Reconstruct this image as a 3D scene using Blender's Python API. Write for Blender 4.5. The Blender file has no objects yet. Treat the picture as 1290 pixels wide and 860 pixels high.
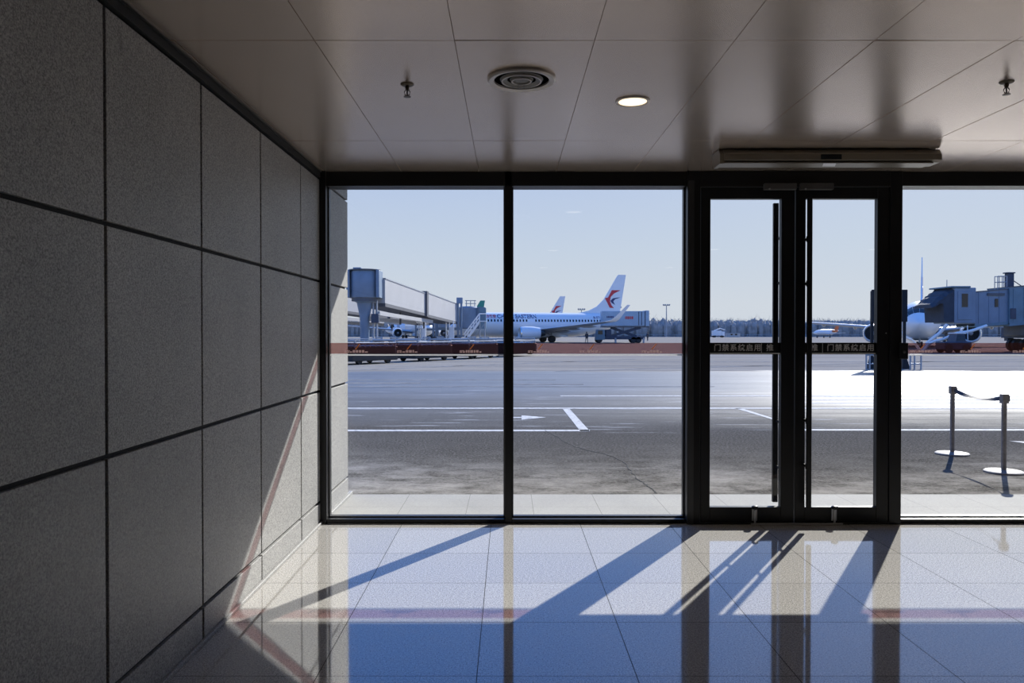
import bpy, math, random
from mathutils import Vector, Matrix
random.seed(7)
PI = math.pi
scn = bpy.context.scene
col = scn.collection

# ------------------------------------------------------------------ camera
F, CX, CY, HZ, EYE = 970.0, 641.0, 430.0, 419.0, 1.6
TILT = math.atan((CY - HZ) / F)
cd = bpy.data.cameras.new('camera'); cam = bpy.data.objects.new('camera', cd); col.objects.link(cam)
cam.location = (0, 0, EYE); cam.rotation_euler = (PI/2 - TILT, 0, 0)
cd.sensor_width = 36; cd.lens = 36*F/1290; cd.shift_x = 4/1290; cd.clip_end = 5000; cd.clip_start = .02
scn.camera = cam
_fw = Vector((0, math.cos(TILT), -math.sin(TILT))); _up = Vector((0, math.sin(TILT), math.cos(TILT)))
def at(px, py, Y):
    d = _fw + Vector((1, 0, 0))*((px-CX)/F) + _up*((CY-py)/F)
    return Vector((0, 0, EYE)) + d*(Y/d.y)
def G(px, py, z=0.0):
    d = _fw + Vector((1, 0, 0))*((px-CX)/F) + _up*((CY-py)/F)
    return Vector((0, 0, EYE)) + d*((z-EYE)/d.z)
def X_(px, Y): return at(px, HZ, Y).x
def Z_(py, Y): return at(CX, py, Y).z

# ------------------------------------------------------------------ mesh builder
class MB:
    def __init__(s): s.v = []; s.f = []
    def add(s, vs, fs):
        b = len(s.v); s.v += [Vector(p) for p in vs]; s.f += [tuple(b+i for i in f) for f in fs]; return s
    def box(s, x0, x1, y0, y1, z0, z1):
        return s.add([(x0,y0,z0),(x1,y0,z0),(x1,y1,z0),(x0,y1,z0),(x0,y0,z1),(x1,y0,z1),(x1,y1,z1),(x0,y1,z1)],
                     [(3,2,1,0),(4,5,6,7),(0,1,5,4),(1,2,6,5),(2,3,7,6),(3,0,4,7)])
    def bbox(s, x0, x1, y0, y1, z0, z1, b=.005):
        # box with chamfered edges along all axes
        vs = []; 
        for x, y, z in [(x0,y0,z0),(x1,y0,z0),(x1,y1,z0),(x0,y1,z0),(x0,y0,z1),(x1,y0,z1),(x1,y1,z1),(x0,y1,z1)]:
            sx = b if x == x0 else -b; sy = b if y == y0 else -b; sz = b if z == z0 else -b
            vs += [(x+sx, y+sy, z), (x+sx, y, z+sz), (x, y+sy, z+sz)]
        def i(c, k): return c*3+k
        fs = [(i(3,0),i(2,0),i(1,0),i(0,0)), (i(4,0),i(5,0),i(6,0),i(7,0)),
              (i(0,1),i(1,1),i(5,1),i(4,1)), (i(2,1),i(3,1),i(7,1),i(6,1)),
              (i(1,2),i(2,2),i(6,2),i(5,2)), (i(3,2),i(0,2),i(4,2),i(7,2))]
        ed = [(0,1,0,1),(2,3,0,1),(4,5,0,1),(6,7,0,1),(1,2,0,2),(3,0,0,2),(5,6,0,2),(7,4,0,2),(0,4,1,2),(1,5,1,2),(2,6,1,2),(3,7,1,2)]
        for a, c, k, l in ed: fs.append((i(a,k), i(c,k), i(c,l), i(a,l)))
        for c in range(8): fs.append((i(c,0), i(c,1), i(c,2)))
        return s.add(vs, fs)
    def hexa(s, b4, t4):
        return s.add(list(b4)+list(t4), [(3,2,1,0),(4,5,6,7),(0,1,5,4),(1,2,6,5),(2,3,7,6),(3,0,4,7)])
    def beam(s, p0, p1, w, h, up=(0,0,1)):
        p0, p1 = Vector(p0), Vector(p1); d = (p1-p0).normalized(); u = Vector(up)
        if abs(d.dot(u)) > .99: u = Vector((0,1,0))
        r = d.cross(u).normalized(); u = r.cross(d)
        q = lambda p: [p-r*w/2-u*h/2, p+r*w/2-u*h/2, p+r*w/2+u*h/2, p-r*w/2+u*h/2]
        return s.hexa(q(p0), q(p1))
    def cyl(s, p0, p1, r0, r1=None, n=16, caps=True):
        r1 = r0 if r1 is None else r1
        p0, p1 = Vector(p0), Vector(p1); d = (p1-p0).normalized()
        a = d.orthogonal().normalized(); b = d.cross(a)
        R = lambda p, r: [p + (a*math.cos(2*PI*i/n) + b*math.sin(2*PI*i/n))*r for i in range(n)]
        return s.loft([R(p0, r0), R(p1, r1)], caps)
    def loft(s, rings, caps=True, closed=True):
        n = len(rings[0]); vs = [p for r in rings for p in r]; fs = []
        for k in range(len(rings)-1):
            for i in range(n if closed else n-1):
                j = (i+1) % n; fs.append((k*n+i, k*n+j, (k+1)*n+j, (k+1)*n+i))
        if caps: fs.append(tuple(range(n-1, -1, -1))); fs.append(tuple((len(rings)-1)*n+i for i in range(n)))
        return s.add(vs, fs)
    def tube(s, pts, r, n=8):
        pts = [Vector(p) for p in pts]; rings = []
        for k, p in enumerate(pts):
            d = (pts[min(k+1, len(pts)-1)] - pts[max(k-1, 0)]).normalized()
            a = d.cross(Vector((0,0,1)));
            a = a.normalized() if a.length > 1e-3 else Vector((1,0,0)); b = d.cross(a)
            rings.append([p + (a*math.cos(2*PI*i/n) + b*math.sin(2*PI*i/n))*r for i in range(n)])
        return s.loft(rings)
    def lathe(s, prof, c=(0,0,0), axis='z', n=32, caps=True):
        c = Vector(c); rings = []
        for r, h in prof:
            ring = []
            for i in range(n):
                u, w = r*math.cos(2*PI*i/n), r*math.sin(2*PI*i/n)
                ring.append(c + Vector({'z': (u, w, h), 'x': (h, u, w), 'y': (w, h, u)}[axis]))
            rings.append(ring)
        return s.loft(rings, caps)
    def prism(s, poly, fn, d0, d1):
        # poly of (a,b); fn(a,b,d) -> 3D point
        n = len(poly); vs = [fn(a, b, d0) for a, b in poly] + [fn(a, b, d1) for a, b in poly]
        return s.add(vs, [tuple(range(n-1, -1, -1)), tuple(range(n, 2*n))] + [(i, (i+1) % n, n+(i+1) % n, n+i) for i in range(n)])
    def build(s, name, m, parent=None, smooth=False, world=False, origin=None, angle=40):
        vs = s.v
        if parent is not None and world:
            inv = wm(parent).inverted(); vs = [inv @ p for p in vs]
        o_loc = Vector((0,0,0))
        if parent is None and origin != 'zero':
            if origin is None:
                o_loc = Vector(((min(p.x for p in vs)+max(p.x for p in vs))/2, (min(p.y for p in vs)+max(p.y for p in vs))/2, min(p.z for p in vs)))
            else: o_loc = Vector(origin)
            vs = [p-o_loc for p in vs]
        me = bpy.data.meshes.new(name); me.from_pydata([tuple(p) for p in vs], [], s.f); me.update()
        import bmesh
        bm = bmesh.new(); bm.from_mesh(me); bmesh.ops.recalc_face_normals(bm, faces=bm.faces[:]); bm.to_mesh(me); bm.free()
        if m: me.materials.append(m)
        if smooth:
            me.shade_smooth()
            try: me.set_sharp_from_angle(angle=math.radians(angle))
            except Exception: pass
        o = bpy.data.objects.new(name, me); col.objects.link(o); o.parent = parent; o.location = o_loc
        return o
def wm(o):
    m = Matrix.LocRotScale(o.location, o.rotation_euler, o.scale)
    return wm(o.parent) @ m if o.parent else m
def tag(o, label=None, cat=None, group=None, kind=None):
    if label: o['label'] = label
    if cat: o['category'] = cat
    if group: o['group'] = group
    if kind: o['kind'] = kind
    return o
def empty(name, loc=(0,0,0), rz=0, **k):
    o = bpy.data.objects.new(name, None); col.objects.link(o); o.location = loc; o.rotation_euler = (0,0,rz); o.empty_display_size = .1
    return tag(o, **k)
def copy_tree(o, parent=None):
    c = o.copy(); col.objects.link(c); c.parent = parent
    for ch in [x for x in bpy.data.objects if x.parent == o]: copy_tree(ch, c)
    return c
def kids(o): return [x for x in bpy.data.objects if x.parent == o]
def struct(o, label=None): return tag(o, label, None, None, 'structure')

# ------------------------------------------------------------------ materials
def new_mat(name):
    m = bpy.data.materials.new(name); m.use_nodes = True; nt = m.node_tree
    return m, nt, nt.nodes['Principled BSDF'], nt.nodes['Material Output']
def N(nt, t, **k):
    n = nt.nodes.new(t)
    for a, b in k.items(): setattr(n, a, b)
    return n
def M(nt, op, a, b=None, c=None):
    n = nt.nodes.new('ShaderNodeMath'); n.operation = op
    for i, x in enumerate((a, b, c)):
        if x is None: continue
        if isinstance(x, (int, float)): n.inputs[i].default_value = x
        else: nt.links.new(x, n.inputs[i])
    return n.outputs[0]
def mixc(nt, fac, a, b, blend='MIX'):
    n = nt.nodes.new('ShaderNodeMix'); n.data_type = 'RGBA'; n.blend_type = blend
    for s_, x in ((n.inputs[0], fac), (n.inputs[6], a), (n.inputs[7], b)):
        if isinstance(x, (int, float)): s_.default_value = x
        elif isinstance(x, tuple): s_.default_value = (*x[:3], 1)
        else: nt.links.new(x, s_)
    return n.outputs[2]
def noise(nt, scale, detail=3, rough=.6, coord=None, sc=None):
    n = N(nt, 'ShaderNodeTexNoise'); n.inputs['Scale'].default_value = scale; n.inputs['Detail'].default_value = detail; n.inputs['Roughness'].default_value = rough
    if coord is None: coord = N(nt, 'ShaderNodeTexCoord').outputs['Object']
    if sc:
        mp = N(nt, 'ShaderNodeMapping'); mp.inputs['Scale'].default_value = sc; nt.links.new(coord, mp.inputs[0]); coord = mp.outputs[0]
    nt.links.new(coord, n.inputs['Vector']); return n.outputs['Fac']
def ramp(nt, fac, stops, interp='LINEAR'):
    r = N(nt, 'ShaderNodeValToRGB'); cr = r.color_ramp; cr.interpolation = interp
    while len(cr.elements) < len(stops): cr.elements.new(.5)
    for e, (p, c) in zip(cr.elements, stops):
        e.position = p; e.color = (*c, 1) if isinstance(c, tuple) else (c, c, c, 1)
    nt.links.new(fac, r.inputs[0]); return r.outputs[0]
def simple(name, c, rough=.5, metal=0, var=.12, vs=6., spec=.5, bump=0, bs=80):
    m, nt, p, out = new_mat(name)
    f = noise(nt, vs, 4)
    lo = tuple(x*(1-var) for x in c); hi = tuple(min(1, x*(1+var)) for x in c)
    nt.links.new(ramp(nt, f, [(.3, lo), (.7, hi)]), p.inputs['Base Color'])
    p.inputs['Roughness'].default_value = rough; p.inputs['Metallic'].default_value = metal; p.inputs['Specular IOR Level'].default_value = spec
    if bump:
        b = N(nt, 'ShaderNodeBump'); b.inputs['Strength'].default_value = bump; b.inputs['Distance'].default_value = .002
        nt.links.new(noise(nt, bs, 2), b.inputs['Height']); nt.links.new(b.outputs[0], p.inputs['Normal'])
    return m
def line_mask(nt, coord, period, off, width):
    a = M(nt, 'SUBTRACT', coord, off); a = M(nt, 'DIVIDE', a, period)
    a = M(nt, 'FRACT', M(nt, 'ADD', a, .5)); a = M(nt, 'ABSOLUTE', M(nt, 'SUBTRACT', a, .5))
    return M(nt, 'LESS_THAN', a, width/period/2)
def sep(nt):
    t = N(nt, 'ShaderNodeTexCoord'); s = N(nt, 'ShaderNodeSeparateXYZ'); nt.links.new(t.outputs['Object'], s.inputs[0]); return t.outputs['Object'], s.outputs[0], s.outputs[1], s.outputs[2]

mt = {}
mt['black_alu'] = simple('black_aluminium', (.008,.008,.010), .38, 0, .1, spec=.35)
mt['grey_alu'] = simple('grey_anodised_aluminium', (.10,.10,.105), .4, .4, .05)
mt['side_alu'] = simple('jamb_side_lit_tone', (.03,.031,.034), .4, 0, .05)
mt['steel'] = simple('brushed_steel', (.45,.45,.46), .3, .9, .08)
mt['white_paint'] = simple('white_painted_metal', (.78,.79,.80), .35, 0, .03, .6)
mt['air_white'] = simple('aircraft_white', (.72,.74,.77), .28, 0, .03, .5)
mt['air_grey'] = simple('aircraft_grey', (.36,.38,.41), .35, 0, .06, .5)
mt['alu_lip'] = simple('polished_lip', (.75,.76,.78), .18, .95, .03)
mt['dark'] = simple('dark_rubber', (.018,.018,.02), .7, 0, .2)
mt['fan'] = simple('fan_blades', (.05,.055,.06), .4, .5, .2)
mt['glass_dark'] = simple('dark_glazing', (.012,.016,.022), .08, 0, .05)
mt['red'] = simple('livery_red', (.55,.03,.05), .35, 0, .05)
mt['navy'] = simple('livery_navy', (.02,.03,.13), .35, 0, .05)
mt['green'] = simple('livery_green', (.01,.22,.17), .35, 0, .06)
mt['bridge_white'] = simple('bridge_cladding_light', (.43,.425,.42), .5, 0, .04, .5)
mt['bridge_blue'] = simple('bridge_panel_blue', (.16,.22,.30), .45, 0, .14, .7)
mt['bridge_teal'] = simple('bridge_panel_teal', (.11,.19,.25), .45, 0, .16, .8)
mt['bridge_dark'] = simple('bridge_underside', (.09,.095,.11), .6, 0, .2, 1.)
mt['bellows'] = simple('bellows_fabric', (.035,.045,.065), .8, 0, .25, 2.)
mt['equip_grey'] = simple('equipment_grey', (.30,.32,.35), .5, 0, .15, 2.)
mt['equip_navy'] = simple('equipment_navy', (.03,.045,.08), .5, 0, .2, 2.)
mt['equip_blue'] = simple('equipment_blue', (.05,.16,.42), .5, 0, .12, 2.)
mt['truck_blue'] = simple('truck_box_blue_grey', (.30,.40,.50), .45, 0, .08, .8)
mt['orange'] = simple('orange_paint', (.62,.16,.05), .4, 0, .05)
mt['board_navy'] = simple('board_dark_navy', (.006,.011,.019), .5, 0, .1, 2., .2)
mt['stanchion'] = simple('worn_steel_post', (.24,.22,.22), .5, .4, .25, 20.)
mt['base_steel'] = simple('worn_steel_base', (.25,.24,.24), .6, .2, .1, 20.)
mt['belt'] = simple('belt_webbing', (.03,.03,.045), .7, 0, .15, 40.)
mt['skin'] = simple('skin', (.5,.33,.25), .6)
mt['cloth_dark'] = simple('dark_work_clothes', (.03,.035,.05), .8)
mt['vest'] = simple('work_jacket', (.05,.05,.06), .8)
mt['hair'] = simple('black_hair', (.01,.01,.01), .6)
mt['label_grey'] = simple('label_lettering_grey', (.55,.55,.57), .6, 0, .03)
mt['label_line'] = simple('label_edge_line', (.7,.7,.7), .5, 0, .03)
mt['sticker_white'] = simple('sticker_white_print', (.75,.72,.72), .5, 0, .03)
mt['sticker_yellow'] = simple('sticker_yellow_print', (.75,.5,.2), .5, 0, .1, 30)
mt['vent_white'] = simple('vent_painted_metal', (.62,.57,.53), .35, .3, .05)
mt['vent_mid'] = simple('vent_cone_metal', (.16,.15,.14), .45, .2, .05)
mt['vent_dark'] = simple('vent_recess_shade', (.02,.019,.018), .7)
mt['brass'] = simple('sprinkler_metal', (.10,.08,.06), .35, .8)
mt['curtain_body'] = simple('bronze_grey_casing', (.26,.235,.195), .38, .4, .06)
mt['joint'] = simple('dark_joint_filler', (.012,.012,.013), .8)
mt['line_paint'] = None

def glass_mat():
    m, nt, p, out = new_mat('window_glass'); nt.nodes.remove(p)
    tr = N(nt, 'ShaderNodeBsdfTransparent'); tr.inputs[0].default_value = (.965,.975,.975,1)
    gl = N(nt, 'ShaderNodeBsdfGlossy'); gl.inputs['Roughness'].default_value = .0; gl.inputs[0].default_value = (1,1,1,1)
    lw = N(nt, 'ShaderNodeLayerWeight'); lw.inputs[0].default_value = .5
    f = M(nt, 'MULTIPLY_ADD', M(nt, 'POWER', lw.outputs['Facing'], 5.0), .9, .03)
    mx = N(nt, 'ShaderNodeMixShader'); nt.links.new(f, mx.inputs[0]); nt.links.new(tr.outputs[0], mx.inputs[1]); nt.links.new(gl.outputs[0], mx.inputs[2])
    nt.links.new(mx.outputs[0], out.inputs[0]); return m
mt['glass'] = glass_mat()
def film_mat(name, tcol, dcol, fac):
    m, nt, p, out = new_mat(name); nt.nodes.remove(p)
    tr = N(nt, 'ShaderNodeBsdfTransparent'); tr.inputs[0].default_value = (*tcol, 1)
    df = N(nt, 'ShaderNodeBsdfDiffuse'); tl = N(nt, 'ShaderNodeBsdfTranslucent')
    c = ramp(nt, noise(nt, 3, 2), [(.3, tuple(x*.9 for x in dcol)), (.7, dcol)])
    for n in (df, tl): nt.links.new(c, n.inputs[0])
    m1 = N(nt, 'ShaderNodeMixShader'); m1.inputs[0].default_value = .5; nt.links.new(df.outputs[0], m1.inputs[1]); nt.links.new(tl.outputs[0], m1.inputs[2])
    mx = N(nt, 'ShaderNodeMixShader'); mx.inputs[0].default_value = fac; nt.links.new(tr.outputs[0], mx.inputs[1]); nt.links.new(m1.outputs[0], mx.inputs[2])
    nt.links.new(mx.outputs[0], out.inputs[0]); return m
mt['red_film'] = film_mat('translucent_red_film', (.67,.51,.50), (.28,.14,.13), .03)
mt['white_film'] = film_mat('frosted_white_print', (.7,.7,.7), (.85,.85,.85), .5)
mt['yellow_film'] = film_mat('yellow_print', (.8,.62,.4), (.8,.5,.2), .5)

def wall_mat():
    m, nt, p, out = new_mat('speckled_stone_cladding'); co, x, y, z = sep(nt)
    f = noise(nt, 130, 4, .8, co); g = noise(nt, 1.3, 4, .6, co); h = noise(nt, 14, 5, .65, co, (1, .6, .25))
    c = ramp(nt, f, [(.36, (.15,.15,.15)), (.5, (.335,.335,.332)), (.66, (.58,.575,.565))])
    c = mixc(nt, 1., c, ramp(nt, g, [(.3, (.88,.88,.88)), (.7, (1.06,1.05,1.04))]), 'MULTIPLY')
    c = mixc(nt, ramp(nt, h, [(.66, 0.), (.74, .35)]), c, (.10,.10,.10))
    nt.links.new(c, p.inputs['Base Color']); p.inputs['Roughness'].default_value = .55; p.inputs['Specular IOR Level'].default_value = .35
    b = N(nt, 'ShaderNodeBump'); b.inputs['Strength'].default_value = .5; b.inputs['Distance'].default_value = .0015
    nt.links.new(noise(nt, 160, 2, .7, co), b.inputs['Height']); nt.links.new(b.outputs[0], p.inputs['Normal']); return m
mt['wall'] = wall_mat()
def floor_mat():
    m, nt, p, out = new_mat('polished_granite_tiles'); co, x, y, z = sep(nt)
    f = noise(nt, 130, 3, .75, co); v = noise(nt, 55, 2, .6, co)
    c = ramp(nt, f, [(.36, (.22,.21,.20)), (.5, (.50,.485,.46)), (.64, (.72,.70,.67))])
    c = mixc(nt, 1., c, ramp(nt, v, [(.35, (.86,.86,.86)), (.65, (1.08,1.07,1.05))]), 'MULTIPLY')
    tx = M(nt, 'FLOOR', M(nt, 'DIVIDE', M(nt, 'ADD', x, .149), .745)); ty = M(nt, 'FLOOR', M(nt, 'DIVIDE', M(nt, 'SUBTRACT', y, 4.24), .667))
    cb = N(nt, 'ShaderNodeCombineXYZ'); nt.links.new(tx, cb.inputs[0]); nt.links.new(ty, cb.inputs[1])
    wn = N(nt, 'ShaderNodeTexWhiteNoise'); wn.noise_dimensions = '2D'; nt.links.new(cb.outputs[0], wn.inputs['Vector'])
    c = mixc(nt, 1., c, ramp(nt, wn.outputs['Value'], [(0, (.92,.92,.92)), (1, (1.05,1.05,1.05))]), 'MULTIPLY')
    ln = M(nt, 'MAXIMUM', line_mask(nt, x, .745, -.149, .004), line_mask(nt, y, .667, 4.24, .004))
    c = mixc(nt, ln, c, (.05,.05,.05)); nt.links.new(c, p.inputs['Base Color'])
    r = ramp(nt, noise(nt, 5, 5, .7, co), [(.35, .035), (.7, .075)]); nt.links.new(M(nt, 'MULTIPLY', M(nt, 'SUBTRACT', 1., ln), .5), p.inputs['Specular IOR Level'])
    nt.links.new(r, p.inputs['Roughness']); p.inputs['IOR'].default_value = 1.85
    return m
mt['floor'] = floor_mat()
def ceil_mat():
    m, nt, p, out = new_mat('satin_aluminium_ceiling_panels'); co, x, y, z = sep(nt)
    c = ramp(nt, noise(nt, 2.2, 4, .6, co), [(.3, (.74,.62,.525)), (.7, (.80,.675,.575))])
    st = ramp(nt, noise(nt, 2.6, 6, .7, co, (1,3,1)), [(.66, 0.), (.76, .35)])
    c = mixc(nt, st, c, (.52,.44,.375)); nt.links.new(c, p.inputs['Base Color'])
    p.inputs['Metallic'].default_value = .75; p.inputs['Roughness'].default_value = .27; return m
mt['ceil'] = ceil_mat()
def paving_mat():
    m, nt, p, out = new_mat('pale_stone_paving'); co, x, y, z = sep(nt)
    c = ramp(nt, noise(nt, 40, 4, .7, co), [(.3, (.36,.36,.35)), (.7, (.44,.435,.425))])
    c = mixc(nt, 1., c, ramp(nt, noise(nt, 1.2, 3, .6, co), [(.3, (.92,.92,.92)), (.7, (1.04,1.04,1.03))]), 'MULTIPLY')
    ln = M(nt, 'MAXIMUM', line_mask(nt, x, .6, .22, .005), line_mask(nt, y, .6, 7.05, .005))
    c = mixc(nt, ln, c, (.22,.22,.21)); nt.links.new(c, p.inputs['Base Color']); p.inputs['Roughness'].default_value = .8; p.inputs['Specular IOR Level'].default_value = .08; return m
mt['paving'] = paving_mat()
def ground_mat():
    m, nt, p, out = new_mat('weathered_apron_surface'); co, x, y, z = sep(nt)
    # distance bands across the apron: dusty asphalt, asphalt, sealed concrete, far concrete
    wob = M(nt, 'MULTIPLY', M(nt, 'SUBTRACT', noise(nt, .35, 4, .6, co), .5), 3.5)
    yy = M(nt, 'ADD', y, wob)
    t = M(nt, 'DIVIDE', yy, 60.)
    gr = noise(nt, 30, 6, .9, co)
    asp = ramp(nt, gr, [(.38, (.026,.024,.022)), (.5, (.080,.075,.068)), (.64, (.23,.218,.198))])
    dust = ramp(nt, noise(nt, 1.3, 10, .85, co, (.8,1.3,1)), [(.40, 0.), (.60, 1.)])
    nearm = ramp(nt, t, [(7.6/60, .95), (8.6/60, .75), (9.6/60, .22), (11/60, .04)])
    asp = mixc(nt, M(nt, 'MULTIPLY', dust, nearm), asp, (.36,.34,.31))
    con = ramp(nt, noise(nt, .5, 6, .7, co, (.12,1.6,1)), [(.3, (.085,.085,.087)), (.7, (.15,.148,.146))])
    con = mixc(nt, ramp(nt, t, [(31/60, 0.), (33/60, 1.)]), con, ramp(nt, noise(nt, .4, 6, .7, co, (.1,1.8,1)), [(.3, (.20,.185,.165)), (.7, (.31,.29,.26))]))
    cm = ramp(nt, t, [(12.4/60, 0.), (13.2/60, .25), (19/60, .8), (22/60, 1.)])
    c = mixc(nt, cm, asp, con)
    # worn streaks of old paint
    ws = ramp(nt, noise(nt, 1.6, 6, .75, co, (.25,2.2,1)), [(.57, 0.), (.66, .8)])
    wm_ = ramp(nt, t, [(12.3/60, 0.), (12.8/60, .8), (20/60, .5), (60/60, .5)])
    c = mixc(nt, M(nt, 'MULTIPLY', ws, wm_), c, (.55,.55,.55))
    nt.links.new(c, p.inputs['Base Color'])
    r = ramp(nt, t, [(0, .85), (12.5/60, .75), (19.5/60, .5), (22/60, .38), (31/60, .38), (33/60, .62), (1, .65)])
    nt.links.new(r, p.inputs['Roughness']); spn = N(nt, 'ShaderNodeMath', operation='MULTIPLY'); nt.links.new(ramp(nt, noise(nt, 1., 5, .7, co, (.03,2.6,1)), [(.38, .35), (.60, 1.)]), spn.inputs[1]); nt.links.new(spn.outputs[0], p.inputs['Specular IOR Level']); nt.links.new(ramp(nt, t, [(0, .0), (12.8/60, .0), (19/60, .16), (22/60, .4), (31/60, .4), (32.5/60, .0), (1, .0)]), spn.inputs[0])
    b = N(nt, 'ShaderNodeBump'); b.inputs['Strength'].default_value = .35; b.inputs['Distance'].default_value = .004
    nt.links.new(gr, b.inputs['Height']); nt.links.new(b.outputs[0], p.inputs['Normal'])
    return m
mt['ground'] = ground_mat()
def paint_mat():
    m, nt, p, out = new_mat('worn_white_road_paint'); co, x, y, z = sep(nt)
    c = ramp(nt, noise(nt, 9, 5, .75, co), [(.32, (.20,.195,.19)), (.52, (.53,.525,.51))])
    nt.links.new(c, p.inputs['Base Color']); p.inputs['Roughness'].default_value = .8; p.inputs['Specular IOR Level'].default_value = .1; return m
mt['line_paint'] = paint_mat()
mt['crack'] = simple('dark_crack_filler', (.02,.02,.02), .9)
mt['tree'] = simple('bare_winter_trees', (.30,.29,.28), .9, 0, .25, .6)
mt['back_wall'] = simple('interior_plaster', (.10,.10,.10), .7, 0, .05)
mt['canopy'] = simple('canopy_soffit', (.35,.35,.36), .6, 0, .05)
def emit_mat(name, c, s):
    m, nt, p, out = new_mat(name); p.inputs['Base Color'].default_value = (.9,.9,.9,1)
    p.inputs['Emission Color'].default_value = (*c, 1); p.inputs['Emission Strength'].default_value = s; return m
mt['lamp'] = emit_mat('lamp_diffuser', (1., .78, .50), 1.7)

# ------------------------------------------------------------------ light and sky
SUN = Vector((.62, 1., .68)).normalized()
sl = bpy.data.lights.new('sun', 'SUN'); sl.energy = 8.0; sl.angle = math.radians(.53); sl.color = (1., .955, .89)
so = bpy.data.objects.new('sun', sl); col.objects.link(so); so.rotation_euler = (-SUN).to_track_quat('-Z', 'Y').to_euler(); so.location = (30, 50, 60)
w = bpy.data.worlds.new('sky'); scn.world = w; w.use_nodes = True; nt = w.node_tree
bg = nt.nodes['Background']
tc = N(nt, 'ShaderNodeTexCoord'); nrm = N(nt, 'ShaderNodeVectorMath', operation='NORMALIZE'); nt.links.new(tc.outputs['Generated'], nrm.inputs[0])
sp = N(nt, 'ShaderNodeSeparateXYZ'); nt.links.new(nrm.outputs[0], sp.inputs[0])
el = M(nt, 'DIVIDE', M(nt, 'ARCSINE', sp.outputs[2]), PI/2)
D = 90.
sky = ramp(nt, el, [(0., (.70,.745,.82)), (2/D, (.70,.75,.83)), (6/D, (.62,.71,.85)), (11.5/D, (.52,.635,.88)), (17/D, (.19,.50,1.35)), (25/D, (.12,.47,1.5)), (45/D, (.11,.36,1.15)), (1., (.08,.26,.85))])
dt = N(nt, 'ShaderNodeVectorMath', operation='DOT_PRODUCT'); nt.links.new(nrm.outputs[0], dt.inputs[0]); dt.inputs[1].default_value = SUN
lobe = M(nt, 'POWER', M(nt, 'MAXIMUM', dt.outputs['Value'], 0.), 14.)
sky = mixc(nt, M(nt, 'MULTIPLY', lobe, .4), sky, (1.0,1.0,.98))
nt.links.new(sky, bg.inputs[0]); bg.inputs[1].default_value = 1.0

# ------------------------------------------------------------------ room shell
YG = 6.44           # front face of the glazed facade
WX = -1.58          # left wall face
CZ = 2.945          # ceiling height
RX, BY = 9.0, -5.0
YT = 9.55            # canopy edge outside
f_ = MB().box(-2.0, RX, BY, YG+.2, -.12, 0).build('floor', mt['floor'], origin='zero'); struct(f_, 'polished speckled granite tile floor of the hall')

# left wall: square stone panels with open joints, running through the glass line to the outside corner
b = MB(); YEND = 7.55
bk_ = MB(); bk_.box(WX-.38, WX-.019, BY, YEND-.035, -.05, 4.08); b.box(WX-.4, WX-.022, BY, YEND-.03, -.05, 4.1)
zj = [0.012, .185, 1.112, 2.03, 2.885, 3.75]; pw = .945; y0 = 3.02 - 9*pw
yj = [y0 + i*pw for i in range(13)] + [YEND]
yj = [y for y in yj if y <= YEND+.001]; g = .0105
if YEND - yj[-2] < .1: yj.pop(-2)
for a in range(len(yj)-1):
    for k in range(len(zj)-1):
        if yj[a+1] <= BY: continue
        off = random.uniform(-.0015, .0015)
        gg = g
        b.bbox(WX-.025, WX+off, max(yj[a], BY)+gg, yj[a+1]-(gg if a < len(yj)-2 else 0), zj[k]+gg*(1 if k else .3), zj[k+1]-gg, .002)
b.box(WX-.4, WX-.025, YEND-.03, YEND, 0, 4.1)
wl_ = struct(b.build('wall_left', mt['wall'], origin='zero'), 'wall clad in large dark speckled stone panels with open joints'); bk_.build('joint_backing', mt['joint'], wl_)
tb = MB(); tb.box(WX-.02, WX+.010, BY, YG, CZ-.052, CZ-.004); tb.box(WX-.02, WX+.02, BY, YG, CZ-.010, CZ)
struct(tb.build('trim_1', mt['joint'], origin='zero'), 'dark edge trim where the stone wall meets the ceiling')
kb = MB().bbox(WX, WX+.02, BY, YG, 0, .022, .003)
struct(kb.build('baseboard_left', mt['wall'], origin='zero'), 'thin stone strip along the foot of the panelled wall')

struct(MB().box(-2.0, RX+.3, BY-.3, BY, 0, 3.2).build('wall_back', mt['back_wall'], origin='zero'), 'plain wall behind the camera')
struct(MB().box(RX, RX+.3, BY, YG, 0, 3.2).build('wall_right', mt['back_wall'], origin='zero'), 'plain wall far off to the side')

# ceiling of long metal panels, with narrow joints
b = MB(); b.box(-2.0, RX+.3, BY-.3, YG+.18, CZ+.02, CZ+.16)
xs = [-.25 + .645*k for k in range(-3, 16)]; ys = [5.41-1.85*k for k in range(6, -1, -1)] + [YG+.02]
for i in range(len(xs)-1):
    for k in range(len(ys)-1):
        t1, t2 = random.uniform(-.0009, .0009), random.uniform(-.0005, .0005); e = .0016
        x0, x1, q0, q1 = xs[i]+e, xs[i+1]-e, ys[k]+e*2, ys[k+1]-e*2
        x0 = max(x0, WX); x1 = min(x1, RX)
        if x1 <= x0: continue
        zz = lambda sx, sy: CZ + sx*t1 + sy*t2
        b.hexa([(x0,q0,zz(-1,-1)),(x1,q0,zz(1,-1)),(x1,q1,zz(1,1)),(x0,q1,zz(-1,1))], [(x0,q0,CZ+.022),(x1,q0,CZ+.022),(x1,q1,CZ+.022),(x0,q1,CZ+.022)])
struct(b.build('ceiling', mt['ceil'], origin='zero'), 'satin metal panel ceiling with thin joints')

# roof and canopy over the facade
b = MB(); b.box(-2.0, RX+6, YG+.02, YG+.2, CZ, 3.62); b.box(-2.0, RX+6, BY-.3, YG+.2, CZ+.18, 4.1); b.box(-2.0, RX+6, YG+.2, YT, 3.60, 4.1)
struct(b.build('roof_canopy', mt['canopy'], origin='zero'), 'roof canopy projecting outside above the glazing')

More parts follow.
